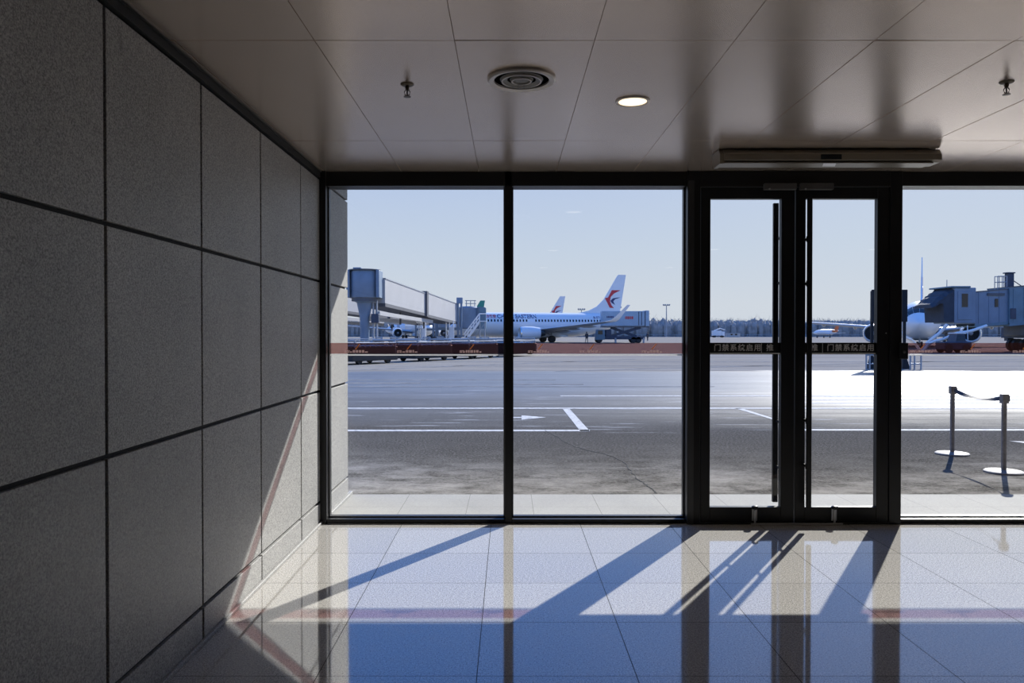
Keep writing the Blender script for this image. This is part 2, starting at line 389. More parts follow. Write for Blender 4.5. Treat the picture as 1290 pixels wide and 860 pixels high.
# facade
def fx(px): return X_(px, YG)
def fz(py): return Z_(py, YG)
ZH = fz(234); DEP = .18
xl0, xl1 = WX-.02, fx(411)
m10, m11 = fx(636), fx(645)
dj0, dj1 = fx(865), fx(1134)
x_r2a, x_r2b = 5.3, 5.36
ZS = fz(654)
struct(MB().bbox(xl0, xl1, YG-.01, YG+DEP, 0, CZ, .004).build('trim_2', mt['black_alu'], origin='zero'), 'black window post against the stone wall')
struct(MB().bbox(m10, m11, YG, YG+DEP, 0, CZ, .003).build('trim_3', mt['black_alu'], origin='zero'), 'slim black mullion between the two window panes beside the door')
b = MB(); b.bbox(xl1, dj0, YG, YG+DEP, ZH, CZ, .003); b.bbox(dj1, RX, YG, YG+DEP, ZH, CZ, .003)
struct(b.build('trim_4', mt['black_alu'], origin='zero'), 'black head bar along the top of the glazing')
b = MB(); b.bbox(xl1, m10, YG, YG+DEP, 0, ZS, .003); b.bbox(m11, dj0, YG, YG+DEP, 0, ZS, .003); b.bbox(dj1, RX, YG, YG+DEP, 0, ZS, .003)
struct(b.build('trim_5', mt['black_alu'], origin='zero'), 'low black sill bar along the foot of the glazing')
struct(MB().bbox(x_r2a, x_r2b, YG, YG+DEP, 0, CZ, .003).build('trim_6', mt['black_alu'], origin='zero'), 'slim black mullion beyond the frame')
# door surround: two jambs and head
b = MB(); zd = fz(236)
b.bbox(dj0, fx(881), YG-.03, YG+DEP, 0, CZ, .003); b.bbox(fx(1119), dj1, YG-.03, YG+DEP, 0, CZ, .003); b.bbox(fx(881), fx(1119), YG-.03, YG+DEP, zd, CZ, .003)
ds_ = struct(b.build('trim_7', mt['black_alu'], origin='zero'), 'black metal surround of the double glass door'); MB().bbox(fx(866), fx(873), YG-.036, YG-.030, 0, zd+.05, .001).build('lit_side_strip', mt['side_alu'], ds_)  # paler strip paints the jamb's side face where it catches light
struct(MB().bbox(fx(870), fx(1130), YG-.03, YG+DEP, 0, .012, .002).build('trim_8', mt['black_alu'], origin='zero'), 'black door threshold')
struct(MB().bbox(fx(945), fx(1060), YG-.052, YG-.032, .0, .014, .002).build('trim_9', mt['steel'], origin='zero'), 'thin bright metal strip along the door threshold')

YP = YG + .09        # pane plane
def pane(name, x0, x1, z0, z1, parent, y=YP): return MB().box(x0, x1, y-.005, y+.005, z0, z1).build(name, mt['glass'], parent, world=True)
BZ0, BZ1 = Z_(445.4,YP), Z_(431.8,YP)
def band(parent, x0, x1, marks):
    s = MB().box(x0, x1, YP-.0075, YP-.006, BZ0, BZ1).build('sticker_band', mt['red_film'], parent, world=True)
    ln = MB().box(x0, x1, YP-.0085, YP-.006, BZ0-.016, BZ0-.004).build('edge_line', mt['white_film'], s, world=True)
    sl_, tx = MB(), MB()
    y0, y1 = YP-.0095, YP-.0078
    for px in marks:
        cx = px*YP/YG*1.0
        h = BZ1-BZ0; zb = BZ0
        # slanted pen stroke
        sl_.prism([(cx-.018, zb+h*.42), (cx-.008, zb+h*.40), (cx+.028, zb+h*.92), (cx+.018, zb+h*.90)], lambda a, c, d: Vector((a, d, c)), y0, y1)
        r = random.Random(int(px*1000))
        x = cx-.10
        while x < cx+.075:
            wd = r.uniform(.012, .024)
            hh = h*(.24 if cx-.05 < x < cx+.05 else .12)
            tx.box(x, x+wd, y0, y1, zb+h*.10, zb+h*.10+hh); x += wd+.006
        tx.box(cx-.10, cx-.06, y0, y1, zb+h*.25, zb+h*.31)
    sl_.build('slanted_stroke', mt['yellow_film'], s, world=True); tx.build('lettering', mt['white_film'], s, world=True)
    return s
k_ = YG/F
for n, (x0, x1, marks, lab) in enumerate([
        (xl1, m10, [fx(450), fx(515), fx(594)], 'window pane next to the stone wall'),
        (m11, dj0, [fx(680), fx(745), fx(823)], 'window pane beside the glass door, behind the slim mullion'),
        (dj1, x_r2a, [fx(1161), fx(1224), fx(1290), 4.75, 5.1], 'window pane looking onto the rope posts'),
        (x_r2b, RX, [5.8, 6.3, 6.8, 7.3, 7.8, 8.3], 'window pane out of view')]):
    wn_ = empty('window_%d' % (n+1), ((x0+x1)/2, YG, 0)); struct(wn_, lab)
    pane('pane', x0, x1, ZS, ZH, wn_)
    band(wn_, x0, x1, marks)
    e = MB(); e.box(x0, x0+.012, YP-.02, YP-.0055, ZS, ZH); e.box(x1-.012, x1, YP-.02, YP-.0055, ZS, ZH); e.box(x0+.012, x1-.012, YP-.02, YP-.0055, ZS, ZS+.012)
    e.build('glazing_bead', mt['black_alu'] if n else mt['grey_alu'], wn_, world=True)  # first window's bead is grey: painted stand-in for light reflecting off the frame

# text
def text_mesh(body, size, m, name, parent, fn, align='CENTER', bold=0.):
    cu = bpy.data.curves.new(name, 'FONT'); cu.body = body; cu.size = size; cu.align_x = align; cu.align_y = 'CENTER'; cu.resolution_u = 3; cu.offset = bold
    t = bpy.data.objects.new(name, cu); col.objects.link(t); bpy.context.view_layer.update()
    me = bpy.data.meshes.new_from_object(t.evaluated_get(bpy.context.evaluated_depsgraph_get()))
    bpy.data.objects.remove(t, do_unlink=True)
    inv = wm(parent).inverted() if parent else Matrix()
    for v in me.vertices: v.co = inv @ fn(v.co.x, v.co.y)
    me.materials.clear(); me.materials.append(m)
    o = bpy.data.objects.new(name, me); col.objects.link(o); o.parent = parent; return o

def door_leaf(n, xa, g0, g1, xb, left, lab):
    # xa..xb leaf outline, g0..g1 glass
    y0, y1 = YG-.02, YG+.04; yp = YG+.012
    d = empty('door_%d' % n, ((xa+xb)/2, YG, 0)); struct(d, lab)
    zb, zt, zg0, zg1 = .014, zd-.003, fz(638), fz(250.7)
    fr = MB(); fr.bbox(xa, g0, y0, y1, zb, zt, .003); fr.bbox(g1, xb, y0, y1, zb, zt, .003); fr.bbox(g0, g1, y0, y1, zb, zg0, .003); fr.bbox(g0, g1, y0, y1, zg1, zt, .003)
    fr.build('door_frame', mt['black_alu'], d, world=True)
    pane('pane', g0, g1, zg0, zg1, d, yp)
    # push label band with lettering
    lb = MB().box(g0, g1, yp-.009, yp-.006, fz(446.2), fz(431.5)).build('push_label', mt['black_alu'], d, world=True)
    MB().box(g0, g1, yp-.0105, yp-.009, fz(445.6), fz(444.4)).build('edge_line', mt['label_line'], lb, world=True)
    zc = fz(438.3); sz = .085
    tf = lambda cx: (lambda a, c: Vector((cx+a, yp-.0105, zc+c)))
    chars = '门禁系统启用'
    px0 = 904 if left else 1046.5
    for i, ch in enumerate(chars): text_mesh(ch, .062, mt['label_grey'], 'lettering', lb, tf(fx(px0+i*10.1)), bold=.001)
    text_mesh('推', .062, mt['label_grey'], 'lettering', lb, tf(fx(970 if left else 1026)), bold=.001)
    xd = fx(959.5 if left else 1036.5)
    MB().box(xd-.002, xd+.002, yp-.0105, yp-.009, fz(444), fz(432.5)).build('divider_line', mt['label_grey'], lb, world=True)
    # tall pull handle (on the outer face of one leaf, the inner face of the other)
    hy0, hy1 = (y1+.07, y1+.10) if left else (y0-.095, y0-.065); hm = (hy0+hy1)/2
    hx0, hx1 = (X_(973.4, hm), X_(980, hm)) if left else (X_(1016.6, hm), X_(1022.4, hm))
    hz0, hz1 = (Z_(632, hm), Z_(256, hm)) if left else (Z_(640, hm), Z_(249, hm))
    h = MB().bbox(hx0, hx1, hy0, hy1, hz0, hz1, .004).build('handle', mt['black_alu'], d, world=True)
    ex = (g1+.014) if left else (g0-.014); ey = y1-.001 if left else y0+.001
    for py in (301, 357, 530, 587):
        z = Z_(py, hm)
        bk = MB(); bk.bbox(min(ex-.012, hx0+.004), max(ex+.012, hx1-.004), hm-.008, hm+.008, z-.024, z+.024, .003)
        bk.cyl((ex, hm, z), (ex, ey, z), .012, n=12); bk.build('bracket', mt['black_alu'], h, world=True)
    # overhead closer
    c0, c1 = (fx(959), fx(1000)) if left else (fx(1004), fx(1046))
    cl = MB().bbox(c0, c1-.004, y0-.05, y0-.002, fz(240.5), fz(232.5), .004).build('closer', mt['grey_alu'], d, world=True)
    MB().cyl((c0+.04, y0-.058, fz(240)), (c0+.04, y0-.048, fz(240)), .007, n=10).build('screw', mt['steel'], cl, world=True)
    # floor bolt
    bx = fx(950 if left else 1050)
    bo = MB(); bo.bbox(bx-.022, bx+.022, y0-.014, y0, .03, .135, .004); bo.cyl((bx, y0-.02, .0), (bx, y0-.02, .12), .009, n=10)
    bo = bo.build('floor_bolt', mt['steel'], d, world=True)
    kn = MB(); kn.lathe([(.012, .128), (.026, .133), (.028, .15), (.020, .158), (.010, .160)], (bx, y0-.02, 0), n=14); kn.build('knob', mt['black_alu'], bo, world=True)
    return d
door_leaf(1, fx(882), fx(894), fx(983), fx(999.6), True, 'black framed glass door leaf with the handle on its inner stile, nearer the stone wall')
door_leaf(2, fx(1001), fx(1013.5), fx(1103.5), fx(1118.5), False, 'black framed glass door leaf nearer the rope posts')

# access control box on the jamb
a = empty('door_release_box', (fx(1136), YG-.04, fz(450)), label='small black door release box fixed to the door jamb', cat='switch box')
MB().bbox(fx(1129), fx(1139.5), YG-.066, YG-.0305, fz(452), fz(431.5), .005).build('casing', mt['black_alu'], a, world=True)
MB().lathe([(.010, 0), (.012, -.004), (.008, -.007)], (fx(1134), YG-.066, fz(443)), 'y', 14).build('button', mt['grey_alu'], a, world=True)
a = MB().lathe([(.004, 0), (.0055, -.004), (.002, -.007)], (fx(1114.5), YG-.021, fz(419.5)), 'y', 10).build('door_latch', mt['steel'])
tag(a, 'tiny bright metal latch on the stile of the door leaf nearer the rope posts', 'latch')

# ------------------------------------------------------------------ ceiling fittings
def cpt(px, py):  # point on the ceiling
    d = _fw + Vector((1,0,0))*((px-CX)/F) + _up*((CY-py)/F); return Vector((0,0,EYE)) + d*((CZ-EYE)/d.z)
c = cpt(657, 98.8); vx, vy = c.x, c.y; R = .18
v = empty('ceiling_vent', (vx, vy, CZ), label='round ceiling air vent with concentric rings', cat='vent')
MB().lathe([(R, .004), (R, -.012), (R-.008, -.019), (R*.81, -.013), (R*.80, .004)], (vx, vy, CZ), n=48, caps=False).build('frame', mt['vent_white'], v, True, True)
MB().lathe([(R*.80+.002, -.004), (.001, -.004)], (vx, vy, CZ), n=40).build('throat_shade', mt['vent_dark'], v, True, True)  # flat dark disc paints the shade of a recessed opening
for r, r2 in ((.57*R, .42*R), (.28*R, .20*R)):
    cr_ = MB().lathe([(r+.012, -.0055), (r-.004, -.016), (r2, -.0075)], (vx, vy, CZ), n=40, caps=False).build('cone_ring', mt['vent_mid'], v, True, True)
    MB().lathe([(r+.005, -.011), (r+.004, -.0185), (r-.003, -.0185), (r-.004, -.014)], (vx, vy, CZ), n=44, caps=False).build('bright_edge', mt['vent_white'], cr_, True, True)
MB().lathe([(.036, -.006), (.036, -.0125), (.030, -.0135), (.001, -.0135)], (vx, vy, CZ), n=28).build('centre_disc', mt['vent_mid'], v, True, True)
for sx in (-1, 1):
    for r, in ((.11,),): MB().box(vx+sx*.015-.004, vx+sx*.015+.004, vy+.05, vy+.13, CZ-.012, CZ-.006).build('spoke', mt['vent_dark'], v, world=True)

def downlight(x, y, lab, grp=None, visible=True):
    o = empty('ceiling_downlight', (x, y, CZ), label=lab, cat='ceiling light', group=grp)
    MB().lathe([(.100, .004), (.100, -.006), (.094, -.010), (.082, -.006), (.080, .004)], (x, y, CZ), n=36, caps=False).build('trim_ring', mt['vent_white'], o, True, True)
    MB().lathe([(.081, -.004), (.06, -.0055), (.001, -.006)], (x, y, CZ), n=32).build('diffuser', mt['lamp'], o, True, True)
    return o
c = cpt(797, 127.3); downlight(c.x, c.y, 'lit round downlight in the metal ceiling')
for x in (c.x, c.x+2.58, c.x+5.16):
    for y in (.5, -2.8): downlight(x, y, 'lit round downlight in the ceiling behind the viewer', 'downlights behind the viewer')

def sprinkler(px, py, lab):
    c = cpt(px, py); o = empty('ceiling_sprinkler', (c.x, c.y, CZ), label=lab, cat='sprinkler')
    MB().lathe([(.038, .003), (.036, -.004), (.026, -.010), (.012, -.012)], (c.x, c.y, CZ), n=24).build('escutcheon', mt['brass'], o, True, True)
    bd = MB(); bd.lathe([(.011, -.010), (.012, -.022), (.009, -.026), (.009, -.034)], (c.x, c.y, CZ), n=14)
    for s in (-1, 1): bd.tube([(c.x+s*.008, c.y, CZ-.03), (c.x+s*.016, c.y, CZ-.042), (c.x+s*.012, c.y, CZ-.056), (c.x, c.y, CZ-.066)], .0028, 6)
    bd.cyl((c.x, c.y, CZ-.034), (c.x, c.y, CZ-.062), .004, n=8)
    bd.build('body', mt['brass'], o, True, True)
    MB().lathe([(.006, -.062), (.020, -.067), (.020, -.069), (.004, -.070)], (c.x, c.y, CZ), n=16).build('deflector', mt['brass'], o, True, True)
sprinkler(513, 106, 'small dark sprinkler head hanging from the ceiling beside the round vent')
sprinkler(1268, 103, 'small dark sprinkler head hanging from the ceiling above the rope posts')

# air curtain above the door
ya = 5.62; x0, x1 = X_(906, ya), X_(1180, ya+.05)
a = empty('air_curtain', ((x0+x1)/2, ya, CZ), label='long bronze grey air curtain unit hung from the ceiling above the glass door', cat='air curtain')
prof = [(ya+.02, CZ-.006), (ya-.012, CZ-.045), (ya-.014, CZ-.088), (ya+.02, CZ-.102), (ya+.16, CZ-.102), (ya+.20, CZ-.006)]
MB().prism(prof, lambda p, q, d: Vector((d, p, q)), x0+.03, x1-.004).build('casing', mt['curtain_body'], a, world=True)
MB().prism([(ya-.004, CZ-.112), (ya-.004, CZ-.104), (ya+.15, CZ-.104), (ya+.15, CZ-.112)], lambda p, q, d: Vector((d, p, q)), x0+.02, x1-.06).build('outlet_lip', mt['curtain_body'], a, world=True)
MB().prism([(ya+.03, CZ-.006), (ya-.006, CZ-.05), (ya-.006, CZ-.115), (ya+.17, CZ-.115), (ya+.21, CZ-.006)], lambda p, q, d: Vector((d, p, q)), x0, x0+.03).build('end_cap', mt['curtain_body'], a, world=True)
MB().box(X_(1032, ya), X_(1058, ya), ya-.018, ya-.0145, CZ-.086, CZ-.05).build('display_window', mt['glass_dark'], a, world=True)
MB().add([(X_(1036,ya), ya-.006, CZ-.1135), (X_(1052,ya), ya-.006, CZ-.1135), (X_(1058,ya), ya+.10, CZ-.1135), (X_(1042,ya), ya+.10, CZ-.1135),
          (X_(1036,ya), ya-.006, CZ-.112), (X_(1052,ya), ya-.006, CZ-.112), (X_(1058,ya), ya+.10, CZ-.112), (X_(1042,ya), ya+.10, CZ-.112)],
         [(3,2,1,0),(4,5,6,7),(0,1,5,4),(1,2,6,5),(2,3,7,6),(3,0,4,7)]).build('reflector_tab', mt['white_paint'], a, world=True)

# ------------------------------------------------------------------ ground outside
YPAV = G(641, 623).y
struct(MB().box(-8, 16, YG+.2, YPAV, -.12, .004).build('paving', mt['paving'], origin='zero'), 'strip of pale stone paving outside the glass')
struct(MB().bbox(WX, WX+.035, YG+.2, YEND+.06, .004, .035, .003).build('kerb', mt['wall'], origin='zero'), 'low stone kerb at the foot of the outside wall corner')
gm = MB(); ysx = [YPAV, 40, 200, 3000]
for k in range(3): gm.add([(-1500, ysx[k], 0), (1500, ysx[k], 0), (1500, ysx[k+1], 0), (-1500, ysx[k+1], 0)], [(0,1,2,3)])
struct(gm.build('ground_apron', mt['ground'], origin='zero'), 'grey weathered airport apron')
mt['faded_paint'] = simple('faded_road_paint', (.21,.21,.21), .9, 0, .3, 3., spec=0)
def marking(polys, lab, m='line_paint'):
    b = MB()
    for poly in polys:
        p = [G(*q) for q in poly]; n = len(p)
        b.add([(q.x, q.y, .0015) for q in p] + [(q.x, q.y, .004) for q in p], [tuple(range(n-1,-1,-1)), tuple(range(n, 2*n))] + [(i, (i+1) % n, n+(i+1) % n, n+i) for i in range(n)])
    struct(b.build('road_marking', mt[m], origin='zero'), lab)
def hl(x0, x1, y, t, y1=None):
    y1 = y if y1 is None else y1
    return [(x0, y-t/2), (x1, y1-t/2), (x1, y1+t/2), (x0, y+t/2)]
marking([hl(100, 1700, 514.2, 1.3)], 'long thin white line across the apron')
marking([hl(100, 743, 542.3, 2.0)], 'white line ending at the slanted bar')
marking([[(708.5, 514.5), (717, 514.5), (743, 543), (731, 543)]], 'slanted white bar closing the lane')
marking([[(640, 525.3), (657, 525.3), (657, 523.2), (688, 525.6), (657, 528.6), (657, 526.6), (640, 526.6)]], 'white arrow on the asphalt')
marking([hl(1013, 1700, 541.5, 1.8)], 'white line along the asphalt on the rope post side')
marking([[(926, 514.2), (934, 514.2), (980, 528.6), (974, 528.6)]], 'slanted white line seen through the door')
marking([hl(706, 1100, 498.6, .8), hl(1000, 1700, 507.5, 1.0), hl(1000, 1700, 503.5, 1.0), hl(1040, 1700, 499.5, 1.2)], 'thin white lines in the bright part of the apron')
marking([hl(100, 900, 487, .7), hl(100, 530, 482.5, 1.3), hl(640, 735, 484, 1.2), hl(120, 700, 478.5, .7)], 'broken white lines on the shiny band of the apron', 'faded_paint')
marking([[(1272, 555.5), (1300, 556.5), (1300, 559.5)]], 'white arrow tip beside the rope posts')
marking([hl(100, 1700, 455.5, .5), hl(100, 1700, 461, .5), [(700, 467), (1290, 452), (1290, 452.6), (700, 467.8)], [(440, 466), (800, 452), (800, 452.5), (440, 466.8)]], 'faint taxi lines on the far apron', 'faded_paint')
cr = [(687,541.7),(702,550.6),(715,558.6),(727,563.4),(740,567.5),(756,569.9),(772,574.7),(784,581),(791.5,588),(800,600.5),(811,609.4),(822,615.7),(831,622.8)]
pts = []
for i in range(len(cr)-1):
    for k in range(5):
        t = k/5; p = G(cr[i][0]*(1-t)+cr[i+1][0]*t, cr[i][1]*(1-t)+cr[i+1][1]*t); pts.append(Vector((p.x+random.uniform(-.02,.02), p.y+random.uniform(-.03,.03), .003)))
b = MB()
for i in range(len(pts)-1): b.beam(pts[i], pts[i+1], random.uniform(.006, .016), .003)
struct(b.build('ground_crack', mt['crack'], origin='zero'), 'jagged dark crack across the asphalt')

# ------------------------------------------------------------------ rope posts
def stanchion(px, py, lab, H=.90):
    p = G(px, py); o = empty('stanchion', (p.x, p.y, 0), label=lab, cat='barrier post', group='belt barrier posts outside')
    MB().lathe([(.205, .0), (.205, .014), (.195, .022), (.06, .030), (.03, .034)], n=40).build('base', mt['base_steel'], o, True)
    MB().lathe([(.027, .03), (.027, H-.07)], n=20).build('post', mt['stanchion'], o, True)
    hd = MB(); hd.bbox(-.036, .036, -.036, .036, H-.105, H, .006); hd = hd.build('belt_head', mt['stanchion'], o)
    MB().bbox(.036, .052, -.026, .026, H-.085, H-.018, .004).build('belt_socket', mt['dark'], hd)
    return p
p1 = stanchion(1199.5, 572, 'belt barrier post standing farther out on the asphalt'); p2 = stanchion(1264.5, 595, 'belt barrier post standing nearer the glass')
b = MB(); n = 24; d = (p2-p1); hd = d.normalized()
P = []
for k in range(n+1):
    t = k/n; q = p1 + d*t + hd*(.05*(1-2*t)); z = .85 - .10*4*t*(1-t)*.55; tw = PI/2*min(1., .82*math.sin(PI*t))  # belt twisting flat in its middle
    nn = Vector((-hd.y, hd.x, 0)); upv = Vector((0,0,1))*math.cos(tw) + nn*math.sin(tw)
    P.append((Vector((q.x, q.y, z)), upv))
rings = [[c_+u*.024+Vector((0,0,.0008)), c_-u*.024+Vector((0,0,.0008)), c_-u*.024-Vector((0,0,.0008))+nn*.0015, c_+u*.024-Vector((0,0,.0008))+nn*.0015] for c_, u in P]
tag(MB().loft(rings).build('barrier_belt', mt['belt']), 'dark webbing belt sagging between the two barrier posts', 'barrier belt')

# ------------------------------------------------------------------ sign board on the apron
YB = 34.; bx0, bx1 = X_(1098, YB), X_(1142.5, YB)
o = empty('notice_board', ((bx0+bx1)/2, YB, 0), label='tall dark board on two posts standing on the apron behind the door jamb', cat='board')
MB().bbox(bx0, bx1, YB-.05, YB+.05, 2.08, 3.5, .01).build('panel', mt['board_navy'], o, world=True)
for x in (bx0+.06, bx1-.06):
    MB().bbox(x-.055, x+.055, YB+.05, YB+.16, 0, 3.45, .01).build('post', mt['board_navy'], o, world=True)
    MB().hexa([(x-.17,YB-.1,0),(x+.17,YB-.1,0),(x+.17,YB+.3,0),(x-.17,YB+.3,0)], [(x-.06,YB+.045,.55),(x+.06,YB+.045,.55),(x+.06,YB+.17,.55),(x-.06,YB+.17,.55)]).build('foot', mt['board_navy'], o, world=True)
for xa, xb in ((X_(1086,YB), X_(1099,YB)), (X_(1141,YB), X_(1156,YB))):
    b = MB()
    for x in (xa+.03, xb-.03, (xa*.6+xb*.4)): b.cyl((x, YB-.35, 0), (x, YB-.35, .66), .035, n=10)
    b.cyl((xa, YB-.35, .24), (xb, YB-.35, .24), .03, n=10); b.cyl((xa, YB-.35, .63), (xb, YB-.35, .63), .035, n=10)
    b.build('guard_rail', mt['equip_grey'], o, world=True)

# ------------------------------------------------------------------ airliner
ST = [(0,.06,2.56,2.44),(.25,.42,2.86,2.05),(.7,.80,3.16,1.72),(1.5,1.22,3.66,1.36),(2.2,1.48,4.10,1.20),(3,1.70,4.50,1.08),(4.5,1.93,4.88,.98),(6,2.0,4.95,.95),(21,2.0,4.95,.95),(24,1.92,4.95,1.22),(27,1.5,4.93,2.05),(30,.95,4.78,3.0),(32,.5,4.52,3.6),(33,.18,4.3,3.95)]
def stn(s):
    for a, b in zip(ST, ST[1:]):
        if s <= b[0]:
            t = (s-a[0])/(b[0]-a[0]); return [a[i]+(b[i]-a[i])*t for i in range(4)]
    return list(ST[-1])
def surf(s, ang, k=1.):
    _, ry, zt, zb = stn(s); zc, rz = (zt+zb)/2, (zt-zb)/2
    return Vector((s, -math.sin(ang)*(ry*k), zc + math.cos(ang)*rz*k))
def side(s, z, port, out=.02):
    _, ry, zt, zb = stn(s); zc, rz = (zt+zb)/2, (zt-zb)/2
    q = max(0., 1-((z-zc)/rz)**2); y = ry*math.sqrt(q)+out
    return Vector((s, -y if port else y, z))
def airfoil(s0, chord, y, z, t, vert=False):
    pr = [(0,0),(.06,.42),(.3,.5),(.7,.28),(1,.02),(1,-.02),(.7,-.22),(.3,-.42),(.06,-.32)]
    return [Vector((s0+a*chord, y+(b*t if vert else 0), z+(0 if vert else b*t))) for a, b in pr]
FS = 33/235.
def lp(pts): return [((px-565)*FS, 1.6+(419-py)*.134) for px, py in pts]
RED = lp([(775.8,365.9),(764.6,365.9),(759.7,374.9),(755.7,375.7),(761.8,387.4),(767.4,387.8),(764.3,384.6),(762.2,379.7),(763.2,374.2),(767.4,370)])
BLU = lp([(775.8,374.7),(771.6,374.9),(766,375.9),(762.5,379),(764.6,381.5),(768.8,383.9),(766.4,379.7),(768.8,377)])
def make_airliner(name='airliner'):
    o = empty(name)
    rings = [[surf(s[0], 2*PI*i/32) for i in range(32)] for s in ST]
    fb = MB().loft(rings).build('fuselage', mt['air_white'], o, True, angle=60)
    bf = MB(); bf.loft([[Vector((s, y*w_, z)) for y, z in ((-1.,.2+zz),(1.,.2+zz),(1.5,.95),(1.3,1.7),(-1.3,1.7),(-1.5,.95))] for s, w_, zz in ((11.2,.5,.85),(12.5,1.1,.55),(18,1.1,.55),(20,.5,.85))]).build('belly_fairing', mt['air_white'], o, True)
    ck = MB()
    for i in range(6):
        a0, a1 = math.radians(-72+24*i+.8), math.radians(-72+24*(i+1)-.8)
        sh = lambda a: .25*abs(a)**1.5
        lo = lambda a: surf(1.42+sh(a), a, 1.03); md = lambda a: surf(2.0+sh(a), a, 1.045); hi = lambda a: surf(2.62+sh(a), a, 1.03)
        ck.add([lo(a0), lo(a1), md(a1), md(a0), hi(a1), hi(a0)], [(0,1,2,3), (3,2,4,5)])
    ck.build('cockpit_windows', mt['glass_dark'], o)
    for port in (0, 1):
        for k in range(40):
            s = 5.6 + k*.535
            if k in (14, 15): continue
            MB().add([side(s-.13, 3.42, port), side(s+.13, 3.42, port), side(s+.13, 3.80, port), side(s-.13, 3.80, port)], [(0,1,2,3)]).build('cabin_window', mt['glass_dark'], o)
    for port in (0, 1):
        for s in (4.2, 27.2):
            dd = MB(); zs = [2.45, 2.9, 3.4, 3.9, 4.2]
            for q in range(4): dd.add([side(s-.42, zs[q], port, .025), side(s+.42, zs[q], port, .025), side(s+.42, zs[q+1], port, .025), side(s-.42, zs[q+1], port, .025)], [(0,1,2,3)])
            dd.build('cabin_door', mt['air_grey'], o)
    for sg in (-1, 1):
        R_ = [airfoil(12.6, 7.0, sg*1.2, 1.75, .9), airfoil(12.9, 6.6, sg*2.0, 1.85, .8), airfoil(15.2, 4.3, sg*6.0, 2.3, .46), airfoil(20.9, 1.75, sg*16.6, 3.25, .18)]
        wg = MB().loft(R_).build('wing', mt['air_grey'], o, True, angle=70)
        wl = MB().loft([airfoil(20.9,1.75,sg*16.6,3.25,.16), airfoil(21.7,1.2,sg*17.1,3.5,.11), airfoil(22.4,.9,sg*17.4,4.1,.08), airfoil(23.9,.5,sg*17.85,5.7,.05)])
        wl.build('winglet', mt['air_white'], wg, True, angle=70)
        for yy, s0 in ((3.4, 17.6), (7.2, 18.0), (11.0, 19.4)):
            z0 = 1.85+(yy-2)*.098-.18
            MB().loft([[Vector((s0+a, sg*yy+math.cos(2*PI*i/10)*r, z0+math.sin(2*PI*i/10)*r*1.2)) for i in range(10)] for a, r in ((-.6,.03),(0,.16),(1.2,.17),(2.1,.04))]).build('flap_fairing', mt['air_grey'], wg, True)
        en = MB().lathe([(.80,.35),(.86,.02),(.93,-.02),(1.02,.35),(1.08,1.2),(1.05,2.2),(.88,3.3),(.80,3.32),(.70,2.6)], (10.7, sg*4.83, 1.55), 'x', 36, caps=False).build('engine', mt['air_white'], o, True)
        MB().lathe([(.885,.03),(.90,-.035),(.945,-.03),(1.0,.16),(.985,.17)], (10.7, sg*4.83, 1.55), 'x', 36, caps=False).build('intake_lip', mt['alu_lip'], en, True)
        fn_ = MB().lathe([(.84,.42),(.01,.42)], (10.7, sg*4.83, 1.55), 'x', 30)
        for k in range(18):
            a = 2*PI*k/18; c_, s_ = math.cos(a), math.sin(a); c2, s2 = math.cos(a+.2), math.sin(a+.2)
            fn_.add([(10.7+.36, sg*4.83+.25*c_, 1.55+.25*s_), (10.7+.30, sg*4.83+.80*c_, 1.55+.80*s_), (10.7+.41, sg*4.83+.80*c2, 1.55+.80*s2), (10.7+.41, sg*4.83+.25*c2, 1.55+.25*s2)], [(0,1,2,3)])
        fn_.build('fan', mt['fan'], en)
        MB().lathe([(.001,.05),(.10,.14),(.20,.30),(.25,.44)], (10.7, sg*4.83, 1.55), 'x', 20).build('spinner', mt['equip_grey'], en, True)
        MB().lathe([(.68,2.4),(.62,3.4),(.42,4.2),(.38,4.2),(.02,3.0)], (10.7, sg*4.83, 1.55), 'x', 28, caps=False).build('exhaust', mt['fan'], en, True)
        MB().hexa([(11.4,sg*4.83-.12,2.55),(14.4,sg*4.83-.12,2.2),(14.4,sg*4.83+.12,2.2),(11.4,sg*4.83+.12,2.55)], [(12.2,sg*4.83-.1,2.62),(15.8,sg*4.83-.1,2.3),(15.8,sg*4.83+.1,2.3),(12.2,sg*4.83+.1,2.62)]).build('pylon', mt['air_white'], en)
        MB().loft([airfoil(28.2,3.5,sg*.5,4.25,.3), airfoil(31.3,1.4,sg*5.9,4.75,.12)]).build('tailplane', mt['air_grey'], o, True, angle=70)
        lg = MB(); lg.cyl((16.6, sg*2.8, .5), (16.6, sg*2.6, 1.6), .13, n=10); lg.beam((16.6,sg*2.7,1.2),(15.8,sg*2.2,1.6),.1,.1)
        lg = lg.build('main_gear', mt['equip_grey'], o)
        for dy in (-.38, .38):
            MB().lathe([(.25,-.17),(.5,-.17),(.56,-.10),(.56,.10),(.5,.17),(.25,.17)], (16.6, sg*2.8+dy, .56), 'y', 24).build('wheel', mt['dark'], lg, True)
    ng = MB(); ng.cyl((3.6,0,.35),(3.75,0,1.4),.09,n=10); ng = ng.build('nose_gear', mt['equip_grey'], o)
    for dy in (-.2, .2): MB().lathe([(.15,-.1),(.31,-.1),(.35,-.05),(.35,.05),(.31,.1),(.15,.1)], (3.6, dy, .35), 'y', 20).build('wheel', mt['dark'], ng, True)
    FZ = 11.55; k = (FZ-4.9)/(11.25-4.9)
    fz_ = lambda z: 4.9+(z-4.9)*k if z > 4.9 else z
    pl = [(21.8,4.9),(23.9,5.35),(25.4,6.05),(26.6,7.2),(29.0,11.0),(29.25,11.25),(30.6,11.25),(29.4,4.5),(24,4.6)]
    pl = [(a, fz_(z)) for a, z in pl]
    fin = MB(); n = len(pl)
    th = lambda z: .26-.16*(max(z,4.9)-4.9)/(FZ-4.9)
